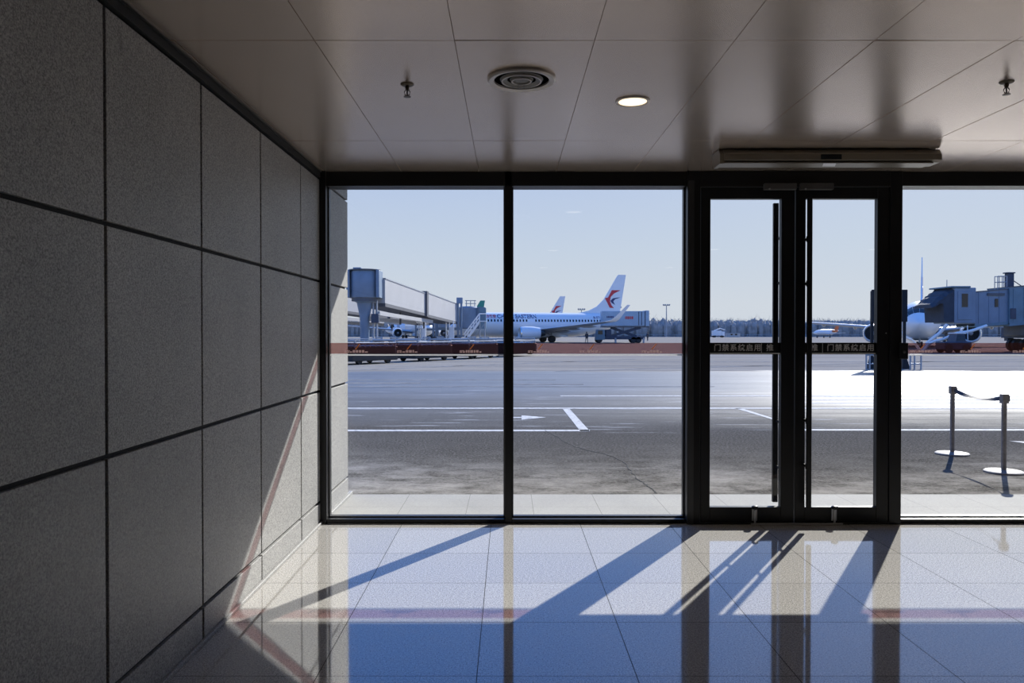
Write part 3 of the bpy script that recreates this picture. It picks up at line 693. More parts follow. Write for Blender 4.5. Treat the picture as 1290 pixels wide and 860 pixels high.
    fin.prism(pl, lambda a, z, d: Vector((a, d*th(z), z)), -.5, .5)
    fin = fin.build('tail_fin', mt['air_white'], o)
    for nm, poly, mm in (('red_emblem', RED, mt['red']), ('navy_emblem', BLU, mt['navy'])):
        e = MB(); 
        for sd in (-1, 1): e.prism([(a, fz_(z)) for a, z in poly], lambda a, z, d: Vector((a, sd*(th(z)*.5+d), z)), .002, .02)
        e.build(nm, mm, fin)
    return o, fin
air, fin = make_airliner()
def write(o, txt, s, z, size, m, name, port=True, bold=.012, sx=1.):
    d = 1 if port else -1
    def fn(a, c): return wm(o) @ side(s+d*a*sx, z+c, port, .03)
    return text_mesh(txt, size, m, name, o, fn, bold=bold)
write(air, 'CHINA EASTERN', 11.0, 4.28, .92, mt['navy'], 'lettering', bold=.02, sx=.97)
write(air, '东方航空', 6.4, 4.26, .62, mt['red'], 'lettering', bold=.02, sx=.9)
write(air, 'B-5711', 25.0, 4.15, .55, mt['navy'], 'lettering', bold=.01)
write(air, 'CHINA EASTERN', 11.0, 4.28, .92, mt['navy'], 'lettering', port=False, bold=.02, sx=.97)
def place_air(o, nose, tail_dir):
    a = math.atan2(tail_dir[1], tail_dir[0]); o.location = (nose[0], nose[1], 0); o.rotation_euler = (0, 0, a)
G_AIR = 'parked airliners'
a2 = copy_tree(air); a3 = copy_tree(air); a4 = copy_tree(air); a5 = copy_tree(air)
place_air(air, (X_(566,126), 126), (X_(800,133)-X_(566,126), 7))
tag(air, 'white airliner parked side on with red and navy tail emblem, catering truck at its tail', 'airliner', G_AIR)
def fin_tip(o): return wm(o) @ Vector((30.6, 0, 11.5))
# second tail behind the first
place_air(a2, (0, 207), (1, .1)); tp = fin_tip(a2); a2.location.x += X_(712, tp.y) - tp.x
for a_ in (a2, a3):
    for ch in kids(a_):
        if ch.name.startswith('cabin_window'): bpy.data.objects.remove(ch, do_unlink=True)
tag(a2, 'white airliner mostly hidden behind the side-on one, its smaller emblem tail rising above the roof', 'airliner', G_AIR)
place_air(a3, (0, 236), (1, .05)); tp = fin_tip(a3); a3.location.x += X_(611, tp.y) - tp.x
tag(a3, 'far airliner with a green tail showing just above the passenger stairs', 'airliner', G_AIR)
for ch in kids(a3):
    if ch.name.startswith('tail_fin'):
        ch.data = ch.data.copy(); ch.data.materials[0] = mt['green']
        for c_ in kids(ch): bpy.data.objects.remove(c_, do_unlink=True)
        b = MB()
        for sd in (-1, 1):
            n = 20; pr = []
            ring = lambda r, y: [Vector((27.6+r*math.cos(2*PI*i/n), y, 6.6+r*math.sin(2*PI*i/n))) for i in range(n)]
            b.loft([ring(1.15, sd*.13), ring(1.15, sd*.15), ring(.55, sd*.15), ring(.55, sd*.13)], caps=False)
        b.build('ring_emblem', mt['white_paint'], ch)
    elif ch.name.startswith('lettering'): bpy.data.objects.remove(ch, do_unlink=True)
place_air(a4, (X_(540,150), 150), (-.25, 1.0))
tag(a4, 'airliner parked nose towards us under the long jet bridge tunnel', 'airliner', G_AIR)
for ch in kids(a4):
    if ch.name.startswith('lettering'): bpy.data.objects.remove(ch, do_unlink=True)
    elif ch.name.startswith('tail_fin'):
        pass
place_air(a5, (X_(1158,76), 76), (.48, .88))
tag(a5, 'big airliner parked nose towards us at the jet bridge beyond the rope posts', 'airliner', G_AIR)

# ------------------------------------------------------------------ long jet bridge
def ring_box(c, d, hw, zb, zt):
    r = Vector((d.y, -d.x, 0)); c = Vector((c[0], c[1], 0))
    return [c-r*hw+Vector((0,0,zb)), c+r*hw+Vector((0,0,zb)), c+r*hw+Vector((0,0,zt)), c-r*hw+Vector((0,0,zt))]
def make_bridge():
    A = Vector((X_(482,78), 78, 0)); B = Vector((X_(575,117), 117, 0)); d = (B-A).normalized(); sh_ = Vector((d.y, -d.x, 0))*1.33; A = A-sh_; B = B-sh_
    rc = Vector((X_(459.5,78), 78, 0))
    o = empty('jet_bridge', (rc.x, rc.y, 0))
    z0t, z0b, z1t, z1b = Z_(349,78), Z_(385,78), Z_(383.5,117), Z_(407,117)
    rt, rb = Z_(340,77), Z_(374.5,77)
    r_ = MB(); r_.lathe([(1.35, rb), (1.42, rb+.12), (1.42, rt-.12), (1.35, rt)], (rc.x, rc.y, 0), n=28)
    for sx in (-1, 1): r_.bbox(rc.x+sx*1.48-.16, rc.x+sx*1.48+.16, rc.y-1.1, rc.y+1.2, rb, rt+.02, .03)
    r_ = r_.build('rotunda', mt['bridge_blue'], o, True, True)
    MB().lathe([(1.62, rt), (1.62, rt+.1), (.2, rt+.2)], (rc.x, rc.y, 0), n=28).build('roof_cap', mt['bridge_dark'], r_, True, True)
    MB().bbox(rc.x-1.1, rc.x-.3, rc.y-.4, rc.y+.4, rt+.12, rt+.32, .02).build('roof_box', mt['bridge_blue'], r_, world=True)
    MB().lathe([(1.3, rb-.35), (1.3, rb), (.02, rb)], (rc.x, rc.y, 0), n=24).build('floor_ring', mt['bridge_dark'], r_, True, True)
    c_ = MB(); c_.lathe([(.62, 0), (.62, .25), (.45, .3), (.5, 3.2), (.8, rb-.5), (1.2, rb-.3)], (rc.x, rc.y, 0), n=20)
    c_.build('column', mt['bridge_blue'], o, True, True)
    for x in (rc.x+.9, rc.x+1.25): MB().bbox(x-.08, x+.08, rc.y-.2, rc.y, .1, rb-.2, .01).build('service_pipe', mt['equip_grey'], o, world=True)
    MB().bbox(rc.x+.75, rc.x+1.5, rc.y-.6, rc.y+.1, 2.6, 3.5, .03).build('service_cabinet', mt['equip_navy'], o, world=True)
    L = lambda t: A+(B-A)*t
    zt = lambda t: z0t+(z1t-z0t)*t
    zb = lambda t: z0b+(z1b-z0b)*t
    def tun(t0, t1, hw, g, nm):
        t_ = MB().loft([ring_box(L(t0), d, hw, zb(t0)+.35-g, zt(t0)+g), ring_box(L(t1), d, hw, zb(t1)+.35-g, zt(t1)+g)]).build(nm, mt['bridge_white'], o, world=True)
        MB().loft([ring_box(L(t0), d, hw+.03, zb(t0)-g, zb(t0)+.35-g), ring_box(L(t1), d, hw+.03, zb(t1)-g, zb(t1)+.35-g)]).build('underframe', mt['bridge_dark'], t_, world=True)
        rb_ = MB(); n = max(2, int((t1-t0)*24))
        MB().loft([ring_box(L(t0), d, hw+.06, zt(t0)+g-.06, zt(t0)+g+.05), ring_box(L(t1), d, hw+.06, zt(t1)+g-.06, zt(t1)+g+.05)]).build('roof_edge', mt['equip_grey'], t_, world=True)
    tun(.03, .5, 1.25, 0, 'inner_tunnel'); tun(.505, 1.0, 1.42, .12, 'outer_tunnel')
    MB().loft([ring_box(L(.485), d, 1.5, zb(.49)-.05, zt(.49)+.28), ring_box(L(.507), d, 1.5, zb(.507)-.05, zt(.507)+.28)]).build('tunnel_joint', mt['bridge_dark'], o, world=True)
    # long utility beams slung under the tunnel
    for off, t0, t1, dz in ((-.9, .0, .62, -.75), (.7, .02, .55, -1.25)):
        r = Vector((d.y, -d.x, 0)); p, q = L(t0)+r*-off, L(t1)+r*-off
        MB().beam((p.x, p.y, zb(t0)+dz), (q.x, q.y, zb(t1)+dz*.6), .3, .42).build('utility_beam', mt['bridge_white'], o, world=True)
    for t in (.06, .3, .6):
        p = L(t); MB().box(p.x-.1, p.x+.1, p.y-.1, p.y+.1, zb(t)-1.4, zb(t)+.1).build('hanger', mt['bridge_dark'], o, world=True)
    # lift column with drive wheels
    lc = L(1.0) + d*.4; r = Vector((d.y, -d.x, 0)); zc = Z_(375,118)
    l_ = MB(); p = lc + r*1.75; q2 = lc - r*1.75
    for dx in (-.26, .26): l_.bbox(p.x+dx-.15, p.x+dx+.15, p.y-.2, p.y+.2, .9, zc-.2, .02)
    l_.bbox(p.x-.46, p.x+.46, p.y-.3, p.y+.3, zc-.9, zc, .03); l_.bbox(q2.x-.2, q2.x+.2, q2.y-.2, q2.y+.2, .9, 3.0, .02)
    a_, b_ = lc-r*1.9, lc+r*1.9; l_.beam((a_.x,a_.y,2.2),(b_.x,b_.y,2.2),.5,.4)
    l_ = l_.build('lift_column', mt['bridge_blue'], o, world=True)
    ax = MB(); ax.beam((a_.x,a_.y,.75),(b_.x,b_.y,.75),.7,.4); ax.build('axle_beam', mt['bridge_dark'], l_, world=True)
    for s in (-1.2, -.6, .6, 1.2):
        p = lc + r*s; MB().cyl(p+Vector((0,0,.55))-r*.17, p+Vector((0,0,.55))+r*.17, .55, n=20).build('wheel', mt['dark'], l_, True, True)
    # cab with hood and roof rail
    cc = Vector((X_(590,121.5), 121.5, 0)); ct, cb_ = Z_(386,121.5), Z_(414,121.5)
    cb = MB(); cb.lathe([(1.45, cb_), (1.55, cb_+.1), (1.55, ct-.2), (1.3, ct)], (cc.x, cc.y, 0), n=20); cb.bbox(cc.x-.2, cc.x+1.7, cc.y-.6, cc.y+1.2, cb_, ct-.1, .05)
    cb = cb.build('cab', mt['bridge_blue'], o, True, True)
    MB().bbox(cc.x-1.9, cc.x-1.3, cc.y-1.2, cc.y+1.2, cb_+.1, ct-.3, .03).build('cab_link', mt['bridge_white'], cb, world=True)
    MB().loft([[Vector((cc.x+1.7+a, cc.y+y, z)) for y, z in ((-1,cb_),(1.2,cb_),(1.2,ct+g),(-1,ct+g))] for a, g in ((0,0),(.4,-.1),(.8,-.1),(1.1,-.25))]).build('hood', mt['bridge_teal'], cb, world=True)
    rl = MB(); zr = Z_(378.5,121.5)
    for sx in (-.3, .35, 1.0):
        for sy in (-.6, .6): rl.cyl((cc.x+sx, cc.y+sy, ct-.15), (cc.x+sx, cc.y+sy, zr), .035, n=6)
    for z in (zr, (zr+ct)/2):
        for sy in (-.6, .6): rl.cyl((cc.x-.5, cc.y+sy, z), (cc.x+1.2, cc.y+sy, z), .035, n=6)
    rl.build('roof_rail', mt['equip_grey'], cb, world=True)
    # service stair tower beside the outer tunnel
    sc_ = Vector((X_(567,112), 112, 0)); st = MB(); z1 = Z_(404,112)
    for sx in (-.55, -.1, .5):
        for sy in (-.5, .5): st.box(sc_.x+sx-.05, sc_.x+sx+.05, sc_.y+sy-.05, sc_.y+sy+.05, .3, z1)
    for k in range(6): st.box(sc_.x-.5, sc_.x+.5, sc_.y-.5, sc_.y+.5, .35+k*.3, .40+k*.3)
    st = st.build('service_stairs', mt['white_paint'], o, world=True)
    MB().bbox(sc_.x-.05, sc_.x+.62, sc_.y-.62, sc_.y-.5, .3, Z_(412,112), .02).build('side_panel', mt['white_paint'], st, world=True)
    return o
br = make_bridge()
tag(br, 'long jet bridge with blue round rotunda and pale sloping tunnel beside the stone wall corner', 'jet bridge', 'jet bridges')
br2 = copy_tree(br); br2.location = (-24.5, 100, 0); br2.rotation_euler.z = math.radians(-6)
tag(br2, 'farther jet bridge half hidden under the long pale tunnel', 'jet bridge', 'jet bridges')

# ------------------------------------------------------------------ jet bridge on the rope post side
YR = 65.
o = empty('jet_bridge', (X_(1225,YR), YR, 0), label='weathered blue jet bridge with dark bellows at the nose of the big airliner', cat='jet bridge', group='jet bridges')
xc0, xc1 = X_(1189.5,YR), X_(1216,YR); zt, zb = Z_(363.5,YR), Z_(407.5,YR)
cb = MB(); cb.bbox(xc0, xc1, YR-1.5, YR+1.7, zb, zt, .05); cb.bbox(xc0+.25, xc1-.35, YR-1.56, YR-1.48, zb+.3, zt-.3, .02)
cb = cb.build('cab', mt['bridge_blue'], o, world=True)
MB().bbox(xc0-.35, xc1-.5, YR-1.6, YR+1.8, zt, zt+.13, .03).build('cab_roof', mt['bridge_teal'], cb, world=True)
MB().bbox(xc0+.55, xc0+1.05, YR-1.585, YR-1.55, zb+1.35, zt-.5, .005).build('cab_window', mt['glass_dark'], cb, world=True)
MB().cyl((xc0+.2, YR, zt+.1), (xc0+.2, YR, zt+.75), .03, n=6).build('antenna', mt['equip_grey'], cb, world=True)
hd = []
for k in range(9):
    t = (0,.12,.25,.37,.449,.50,.66,.83,1.)[k]; x = xc0 - t*(xc0-X_(1156,66)); zz = -(.10 if k % 2 else 0)
    top = zt+.05 - t*1.05 - .35*t*t + zz; bot = zb+.1 if t < .45 else zb+.1 + (top-.3-zb-.1)*min(1., .82+.18*(t-.5)/.5)
    hd.append([Vector((x, YR-1.45+.2*t, bot)), Vector((x, YR+1.6, bot)), Vector((x, YR+1.6, top-.1)), Vector((x, YR+.9, top)), Vector((x, YR-.8, top)), Vector((x, YR-1.45+.2*t, top-.25))])
MB().loft(hd).build('bellows', mt['bellows'], o, world=True)
def rtun(x0, x1, hw, g, nm, m):
    T = lambda x: Z_(369,YR)+(x-X_(1216,YR))*(Z_(362.5,YR)-Z_(369,YR))/(X_(1290,YR)-X_(1216,YR))
    q = lambda x: [Vector((x, YR-hw, T(x)-2.75-g)), Vector((x, YR+hw, T(x)-2.75-g)), Vector((x, YR+hw, T(x)+g)), Vector((x, YR-hw, T(x)+g))]
    t_ = MB().loft([q(x0), q(x1)]).build(nm, m, o, world=True)
    rbm = MB(); x = x0+.35
    while x < x1-.2: rbm.hexa([(x-.04,YR-hw-.03,T(x)-2.7),(x+.04,YR-hw-.03,T(x)-2.7),(x+.04,YR-hw,T(x)-2.7),(x-.04,YR-hw,T(x)-2.7)], [(x-.04,YR-hw-.03,T(x)),(x+.04,YR-hw-.03,T(x)),(x+.04,YR-hw,T(x)),(x-.04,YR-hw,T(x))]); x += .85
    rbm.build('cladding_ribs', m, t_, world=True)
    q2 = lambda x, a, b_: [Vector((x, YR-hw-.06, T(x)+a)), Vector((x, YR+hw+.06, T(x)+a)), Vector((x, YR+hw+.06, T(x)+b_)), Vector((x, YR-hw-.06, T(x)+b_))]
    MB().loft([q2(x0,g,g+.07), q2(x1,g,g+.07)]).build('roof_edge', mt['bridge_dark'], t_, world=True)
    MB().loft([q2(x0,-2.9-g,-2.65-g), q2(x1,-2.9-g,-2.65-g)]).build('underframe', mt['bridge_teal'], t_, world=True)
    return t_, T
xj = X_(1257,YR)
t1_, T = rtun(xc1, xj, 1.3, 0, 'inner_tunnel', mt['bridge_blue']); t2_, T = rtun(xj, X_(1345,YR), 1.48, .14, 'outer_tunnel', mt['bridge_teal'])
MB().bbox(X_(1240.5,YR), X_(1244.5,YR), YR-1.36, YR-1.30, Z_(387,YR), Z_(377,YR), .01).build('window', mt['glass_dark'], t1_, world=True)
MB().bbox(X_(1231,YR), X_(1252,YR), YR-1.42, YR-1.30, Z_(373,YR), Z_(370,YR), .01).build('rain_hood', mt['bridge_dark'], t1_, world=True)
MB().bbox(X_(1258,YR), X_(1265,YR), YR-1.54, YR-1.48, Z_(402,YR), Z_(389,YR), .01).build('hatch', mt['equip_navy'], t2_, world=True)
rl = MB(); xa, xb = X_(1254.5,YR), X_(1266,YR); ztop = Z_(348,YR)
for x in (xa, (xa+xb)/2, xb):
    for y in (YR-.2, YR+.2): rl.cyl((x, y, T(x)+.1), (x, y, ztop), .035, n=6)
for z in (ztop, (ztop+T(xa))/2+.1):
    for y in (YR-.2, YR+.2): rl.cyl((xa, y, z), (xb, y, z), .035, n=6)
rl.build('roof_rail', mt['equip_grey'], o, world=True)
lc = MB(); x = X_(1271,YR+1.75)
lc.bbox(x-.26, x+.26, YR+1.5, YR+2.0, .9, Z_(344.5,YR+1.75), .02); lc.bbox(x-.24, x+.24, YR-2.1, YR-1.6, .9, 2.6, .02)
lc.beam((x, YR-2.1, 1.6), (x, YR+2.1, 1.6), .9, .9); lc.bbox(x-.4, x+.35, YR+1.45, YR+2.05, Z_(344.5,YR+1.75), Z_(343,YR+1.75), .02)
lc.beam((x+.2, YR+1.75, Z_(350,YR)), (x+1.2, YR+1.7, T(x)+.15), .06, .06)
lc = lc.build('lift_column', mt['equip_navy'], o, world=True)
MB().bbox(x-.75, x+.75, YR-1.4, YR+1.4, 1.3, 2.5, .1).build('drive_unit', mt['bridge_dark'], lc, world=True)
for y in (YR-1.2, YR-.5, YR+.5, YR+1.2): MB().cyl((x, y-.16, .55), (x, y+.16, .55), .55, n=20).build('wheel', mt['dark'], lc, True, True)
b = MB(); xq = X_(1335,YR); b.cyl((xq, YR, 0), (xq, YR, 2.6), .45, n=16); b.build('column', mt['bridge_teal'], o, True, True)

# hoses and tractor at the big airliner's nose
def hose(pts, r, lab):
    q = [at(px, py, Y) for px, py, Y in pts]; P_ = []
    for i in range(len(q)-1):
        for k in range(4):
            t = k/4; a_, b_, c_, d_ = q[max(i-1,0)], q[i], q[i+1], q[min(i+2, len(q)-1)]
            P_.append(.5*((2*b_)+(-a_+c_)*t+(2*a_-5*b_+4*c_-d_)*t*t+(-a_+3*b_-3*c_+d_)*t**3))
    P_.append(q[-1]); P_ = [Vector((p.x, p.y, max(p.z, r))) for p in P_]
    tag(MB().tube(P_, r, 10).build('air_hose', mt['white_paint'], smooth=True), lab, 'hose', 'pale hoses at the big airliner')
hose([(1160,443,63.5),(1168,432,63.3),(1178,424,63),(1186,417,62.8),(1193,408.5,62.5)], .13, 'pale hose rising steeply from the apron to the jet bridge cab')
hose([(1163,443.5,63),(1172,432,62.8),(1190,426.5,62.4),(1204,420,62),(1222,417,61.8),(1243,410,61.8)], .12, 'long pale hose sloping up beneath the jet bridge tunnel')
hose([(1132,412,70),(1139,424,70),(1150,429.5,70),(1158,440,70)], .12, 'pale hose curving down beside the dark board')
def tractor(px, Y, lab):
    x = X_(px, Y); o = empty('tow_tractor', (x, Y, 0), label=lab, cat='tow tractor')
    b = MB(); b.bbox(-1.5, 1.5, -.9, .9, .35, 1.15, .06); b.hexa([(-.2,-.85,1.15),(.9,-.85,1.15),(.9,.85,1.15),(-.2,.85,1.15)], [(0,-.75,1.95),(.8,-.75,1.95),(.8,.75,1.95),(0,.75,1.95)])
    b.build('body', mt['equip_navy'], o)
    MB().hexa([(-.14,-.87,1.3),(.82,-.87,1.3),(.82,.87,1.3),(-.14,.87,1.3)], [(0,-.78,1.8),(.78,-.78,1.8),(.78,.78,1.8),(0,.78,1.8)]).build('cab_glass', mt['glass_dark'], o)
    MB().bbox(-.1, .95, -.85, .85, 1.95, 2.05, .02).build('cab_roof', mt['white_paint'], o)
    for sx in (-1, 1):
        for sy in (-1, 1): MB().lathe([(.2,-.15),(.42,-.15),(.47,-.08),(.47,.08),(.42,.15),(.2,.15)], (sx*.95, sy*.8, .47), 'y', 20).build('wheel', mt['dark'], o, True)
    o.scale = (.72,.72,.78)
    MB().cyl((1.3, .5, 1.1), (1.25, .5, 2.7), .04, n=6).build('mast', mt['white_paint'], o); MB().cyl((1.3, -.5, 1.1), (1.25, -.5, 2.8), .05, n=6).build('mast', mt['white_paint'], o)
tractor(1201, 61, 'dark tow tractor with two upright poles below the jet bridge cab')

# ------------------------------------------------------------------ passenger stairs
YS = 113.5; xb, xt = X_(586,YS), X_(604,YS)
o = empty('passenger_stairs', ((xb+xt)/2, YS, 0), label='white mobile passenger stairs at the side-on airliner', cat='airstairs')
z0, z1 = .35, Z_(404,YS)
fl = MB(); n = 11
for k in range(n):
    t = k/(n-1); x = xb+(xt-xb)*t; fl.box(x-.15, x+.15, YS-.75, YS+.75, z0+(z1-z0)*t-.04, z0+(z1-z0)*t)
for sy in (-.8, .8): fl.beam((xb-.1, YS+sy, z0-.15), (xt, YS+sy, z1-.15), .08, .28)
fl.build('flight', mt['white_paint'], o, world=True)
for sy in (-.8, .8):
    r = MB(); r.cyl((xb-.2, YS+sy, z0+1.0), (xt, YS+sy, z1+1.05), .055, n=8); r.cyl((xb-.2, YS+sy, z0+.5), (xt, YS+sy, z1+.55), .045, n=8); r.cyl((xt, YS+sy, z1+1.05), (xt+1., YS+sy, z1+1.05), .05, n=8)
    for k in range(6):
        t = k/5; x = xb+(xt-xb)*t; z = z0+(z1-z0)*t; r.cyl((x, YS+sy, z-.1), (x, YS+sy, z+1.02), .04, n=6)
    r.build('handrail', mt['white_paint'], o, world=True)
MB().bbox(xt, xt+1.1, YS-.8, YS+.8, z1-.12, z1, .02).build('platform', mt['white_paint'], o, world=True)
ch = MB(); ch.bbox(xb-.5, xt+.9, YS-.85, YS+.85, .4, .72, .03)
for x in (xt+.05, xt+.8):
    for sy in (-.6, .6): ch.cyl((x, YS+sy, .6), (x, YS+sy, z1-.1), .07, n=8)
ch.beam((xt-.9, YS-.6, .7), (xt+.8, YS-.6, z1-.4), .09, .09)
ch.build('chassis', mt['equip_grey'], o, world=True)
for x in (xb+.1, xt+.4):
    for sy in (-.75, .75): MB().lathe([(.15,-.12),(.36,-.12),(.40,-.06),(.40,.06),(.36,.12),(.15,.12)], (x, YS+sy, .40), 'y', 18).build('wheel', mt['dark'], o, True, True)

# ------------------------------------------------------------------ catering truck
YC = 122.; tx = lambda px: X_(px, YC)
o = empty('catering_truck', (tx(783), YC, 0), label='catering truck with raised blue grey box on scissor lift at the airliner tail', cat='truck')
zt, zb = Z_(392,YC), Z_(410.5,YC)
bx = MB(); bx.bbox(tx(757.5), tx(812), YC-1.25, YC+1.25, zb, zt, .05); bx.bbox(tx(811), tx(816), YC-1.3, YC+1.3, zb-.05, zt+.1, .05)
bx = bx.build('box_body', mt['truck_blue'], o, world=True)
rb_ = MB()
for px in (803, 806.5): rb_.box(tx(px)-.05, tx(px)+.05, YC-1.29, YC-1.24, zb+.1, zt-.1)
rb_.box(tx(811)-.06, tx(811)+.06, YC-1.33, YC-1.24, zb, zt); rb_.build('corner_rib', mt['equip_navy'], bx, world=True)
tx_ = MB()
r = random.Random(3)
x = tx(763)
while x < tx(772): w_ = r.uniform(.12,.2); tx_.box(x, x+w_, YC-1.275, YC-1.249, Z_(400.5,YC), Z_(398.2,YC)); x += w_+.07
tx_.build('lettering', mt['navy'], bx, world=True)
tx_ = MB(); x = tx(786)
while x < tx(795): w_ = r.uniform(.12,.22); tx_.box(x, x+w_, YC-1.275, YC-1.249, Z_(402,YC), Z_(398.6,YC)); x += w_+.06
tx_.build('lettering', mt['red'], bx, world=True)
MB().bbox(tx(757), tx(816), YC-1.2, YC+1.2, zb-.22, zb-.05, .02).build('lift_platform', mt['bridge_dark'], o, world=True)
for sy in (-.9, .9):
    MB().beam((tx(769), YC+sy, 1.05), (tx(806), YC+sy, zb-.25), .12, .34).build('scissor_arm', mt['equip_navy'], o, world=True)
    MB().beam((tx(770), YC+sy*.8, zb-.25), (tx(801), YC+sy*.8, 1.05), .12, .34).build('scissor_arm', mt['equip_navy'], o, world=True)
MB().bbox(tx(751), tx(811), YC-1.1, YC+1.1, .55, 1.05, .04).build('chassis', mt['equip_navy'], o, world=True)
cb = MB(); cb.hexa([(tx(750),YC-1.15,.5),(tx(761),YC-1.15,.5),(tx(761),YC+1.15,.5),(tx(750),YC+1.15,.5)], [(tx(751.5),YC-1.1,2.1),(tx(761),YC-1.1,2.1),(tx(761),YC+1.1,2.1),(tx(751.5),YC+1.1,2.1)])
cb = cb.build('cab', mt['bridge_teal'], o, world=True)
MB().bbox(tx(752.5), tx(758), YC-1.17, YC-1.1, 1.35, 1.95, .01).build('side_window', mt['glass_dark'], cb, world=True)
MB().bbox(tx(762), tx(769), YC-1.1, YC+1.1, 1.0, 2.1, .05).build('equipment_locker', mt['equip_navy'], o, world=True)
for px in (754, 797, 803):
    for sy in (-1, 1): MB().lathe([(.2,-.15),(.44,-.15),(.5,-.08),(.5,.08),(.44,.15),(.2,.15)], (tx(px), YC+sy*.95, .5), 'y', 20).build('wheel', mt['dark'], o, True, True)
for px in (774, 809): MB().box(tx(px)-.12, tx(px)+.12, YC-1.45, YC-1.15, 0, .8).build('stabiliser', mt['equip_grey'], o, world=True)

# ------------------------------------------------------------------ container dollies in two trains
mt['dolly_dark'] = simple('dolly_dark_body', (.014,.016,.020), .6, 0, .25, 2.)
def make_dolly():
    o = empty('container_dolly')
    MB().bbox(-1.75, 1.75, -.8, .8, .17, .88, .03).build('deck', mt['dolly_dark'], o)
    rl = MB()
    for k in range(9): rl.cyl((-1.45+k*.36, -.74, .92), (-1.45+k*.36, .74, .92), .045, n=8)
    rl.build('rollers', mt['steel'], o)
    for sx in (-1, 1):
        g = MB(); 
        for sy in (-.76, .76): g.cyl((sx*1.55, sy, .5), (sx*1.55, sy, 1.22), .045, n=8)
        g.cyl((sx*1.55, -.76, 1.2), (sx*1.55, .76, 1.2), .05, n=8); g.cyl((sx*1.55, -.76, 1.04), (sx*1.55, .76, 1.04), .03, n=8)
        g.beam((sx*1.55, -.76, 1.2), (sx*1.2, -.76, .86), .05, .05); g.beam((sx*1.55, .76, 1.2), (sx*1.2, .76, .86), .05, .05)
        g.build('end_guard', mt['equip_grey'], o)
        for sy in (-.62, .62): MB().lathe([(.08,-.09),(.19,-.09),(.22,-.05),(.22,.05),(.19,.09),(.08,.09)], (sx*1.1, sy, .22), 'y', 16).build('wheel', mt['dark'], o, True)
    for sy in (-.8, .8):
        g = MB(); g.cyl((-1.55, sy, 1.08), (1.55, sy, 1.08), .035, n=8)
        for x in (-.8, 0, .8): g.cyl((x, sy, .86), (x, sy, 1.08), .03, n=6)
        g.build('side_rail', mt['equip_grey'], o)
    MB().beam((1.7, 0, .42), (2.1, 0, .36), .07, .07).build('drawbar', mt['equip_navy'], o)
    return o
dl = make_dolly(); nd = 0
A = G(428, 459.5); B = G(664, 447.6); d = (B-A); L = d.length; d.normalize(); ang = math.atan2(d.y, d.x)
def place_dolly(p, ang, lab, grp, m=None):
    global nd
    o = dl if nd == 0 else copy_tree(dl); nd += 1
    o.location = (p.x, p.y, 0); o.rotation_euler = (0,0,ang); tag(o, lab, 'dolly', grp)
    if m:
        for ch in kids(o):
            if ch.name.startswith('deck'): ch.data = ch.data.copy(); ch.data.materials[0] = m
    return o
ORD = ['nearest the stone wall corner', 'second from the stone wall corner', 'third from the stone wall corner', 'fourth from the stone wall corner', 'fifth from the stone wall corner', 'sixth, by the slim mullion']
n = int(L/3.85)
for k in range(n):
    p = A + d*(1.8 + k*(L-3.6)/(n-1))
    place_dolly(p, ang, 'low dark dolly in the front train, ' + (ORD[k] if k < n-1 else 'the end one by the slim mullion'), 'dollies in the front train')
A2 = Vector((X_(432,64), 64, 0)); B2 = Vector((X_(648,72), 72, 0)); d2 = (B2-A2); L2 = d2.length; d2.normalize(); ang2 = math.atan2(d2.y, d2.x); n2 = int(L2/3.9)
for k in range(n2):
    p = A2 + d2*(1.6 + k*(L2-3.2)/(n2-1))
    place_dolly(p, ang2, 'empty dolly in the rear train behind the front one, ' + (ORD[k] if k < n2-1 else 'end one by the slim mullion'), 'dollies in the rear train')

# ------------------------------------------------------------------ far things
def mast(px, pyt, Y, lab):
    x = X_(px, Y); H = Z_(pyt, Y); o = empty('light_mast', (x, Y, 0), label=lab, cat='light mast', group='apron light masts')
    MB().cyl((0,0,0), (0,0,H), .28, .14, 10).build('pole', mt['equip_grey'], o, True)
    h = MB(); h.box(-1.3, 1.3, -.15, .15, H, H+.2)
    for k in (-1.1, -.4, .4, 1.1): h.bbox(k-.25, k+.25, -.3, .3, H+.2, H+.6, .03)
    h.build('lamp_head', mt['equip_grey'], o)
mast(839.5, 385, 290, 'far light mast standing against the tree line by the catering truck')
mast(778.3, 388, 285, 'far light mast seen between the airliner tail and its winglet')
mast(732.5, 390.5, 280, 'far light mast just showing above the side-on airliner roof')
# small jet
Yj = 245.; sj = Yj/F
o = empty('business_jet', (X_(1040,Yj), Yj, 0), label='small white jet with an orange tail parked far off, seen through the door', cat='small jet')
q = lambda px, py: Vector((0, 0, 0))
prof = [(-5.2,.05,1.5),(-4.8,.35,1.55),(-3.6,.75,1.7),(-1,.95,1.8),(2.5,.9,1.85),(4.6,.45,2.1),(5.8,.1,2.3)]
MB().loft([[Vector((x, r*math.cos(2*PI*i/18), z+r*math.sin(2*PI*i/18))) for i in range(18)] for x, r, z in prof]).build('fuselage', mt['air_white'], o, True)
for sg in (-1, 1):
    MB().loft([airfoil(-.8,2.4,sg*.7,1.2,.3), airfoil(.8,.9,sg*6.5,1.6,.1)]).build('wing', mt['air_white'], o, True)
    MB().lathe([(.34,0),(.42,.4),(.42,1.6),(.25,2.1)], (1.8, sg*1.25, 2.2), 'x', 16).build('engine', mt['orange'], o, True)
MB().prism([(3.2,2.3),(4.9,4.2),(6.0,4.2),(5.3,2.3)], lambda a, z, d_: Vector((a, d_, z)), -.1, .1).build('tail_fin', mt['orange'], o)
MB().box(4.8, 6.0, -2.2, 2.2, 4.15, 4.27).build('tailplane', mt['orange'], o)
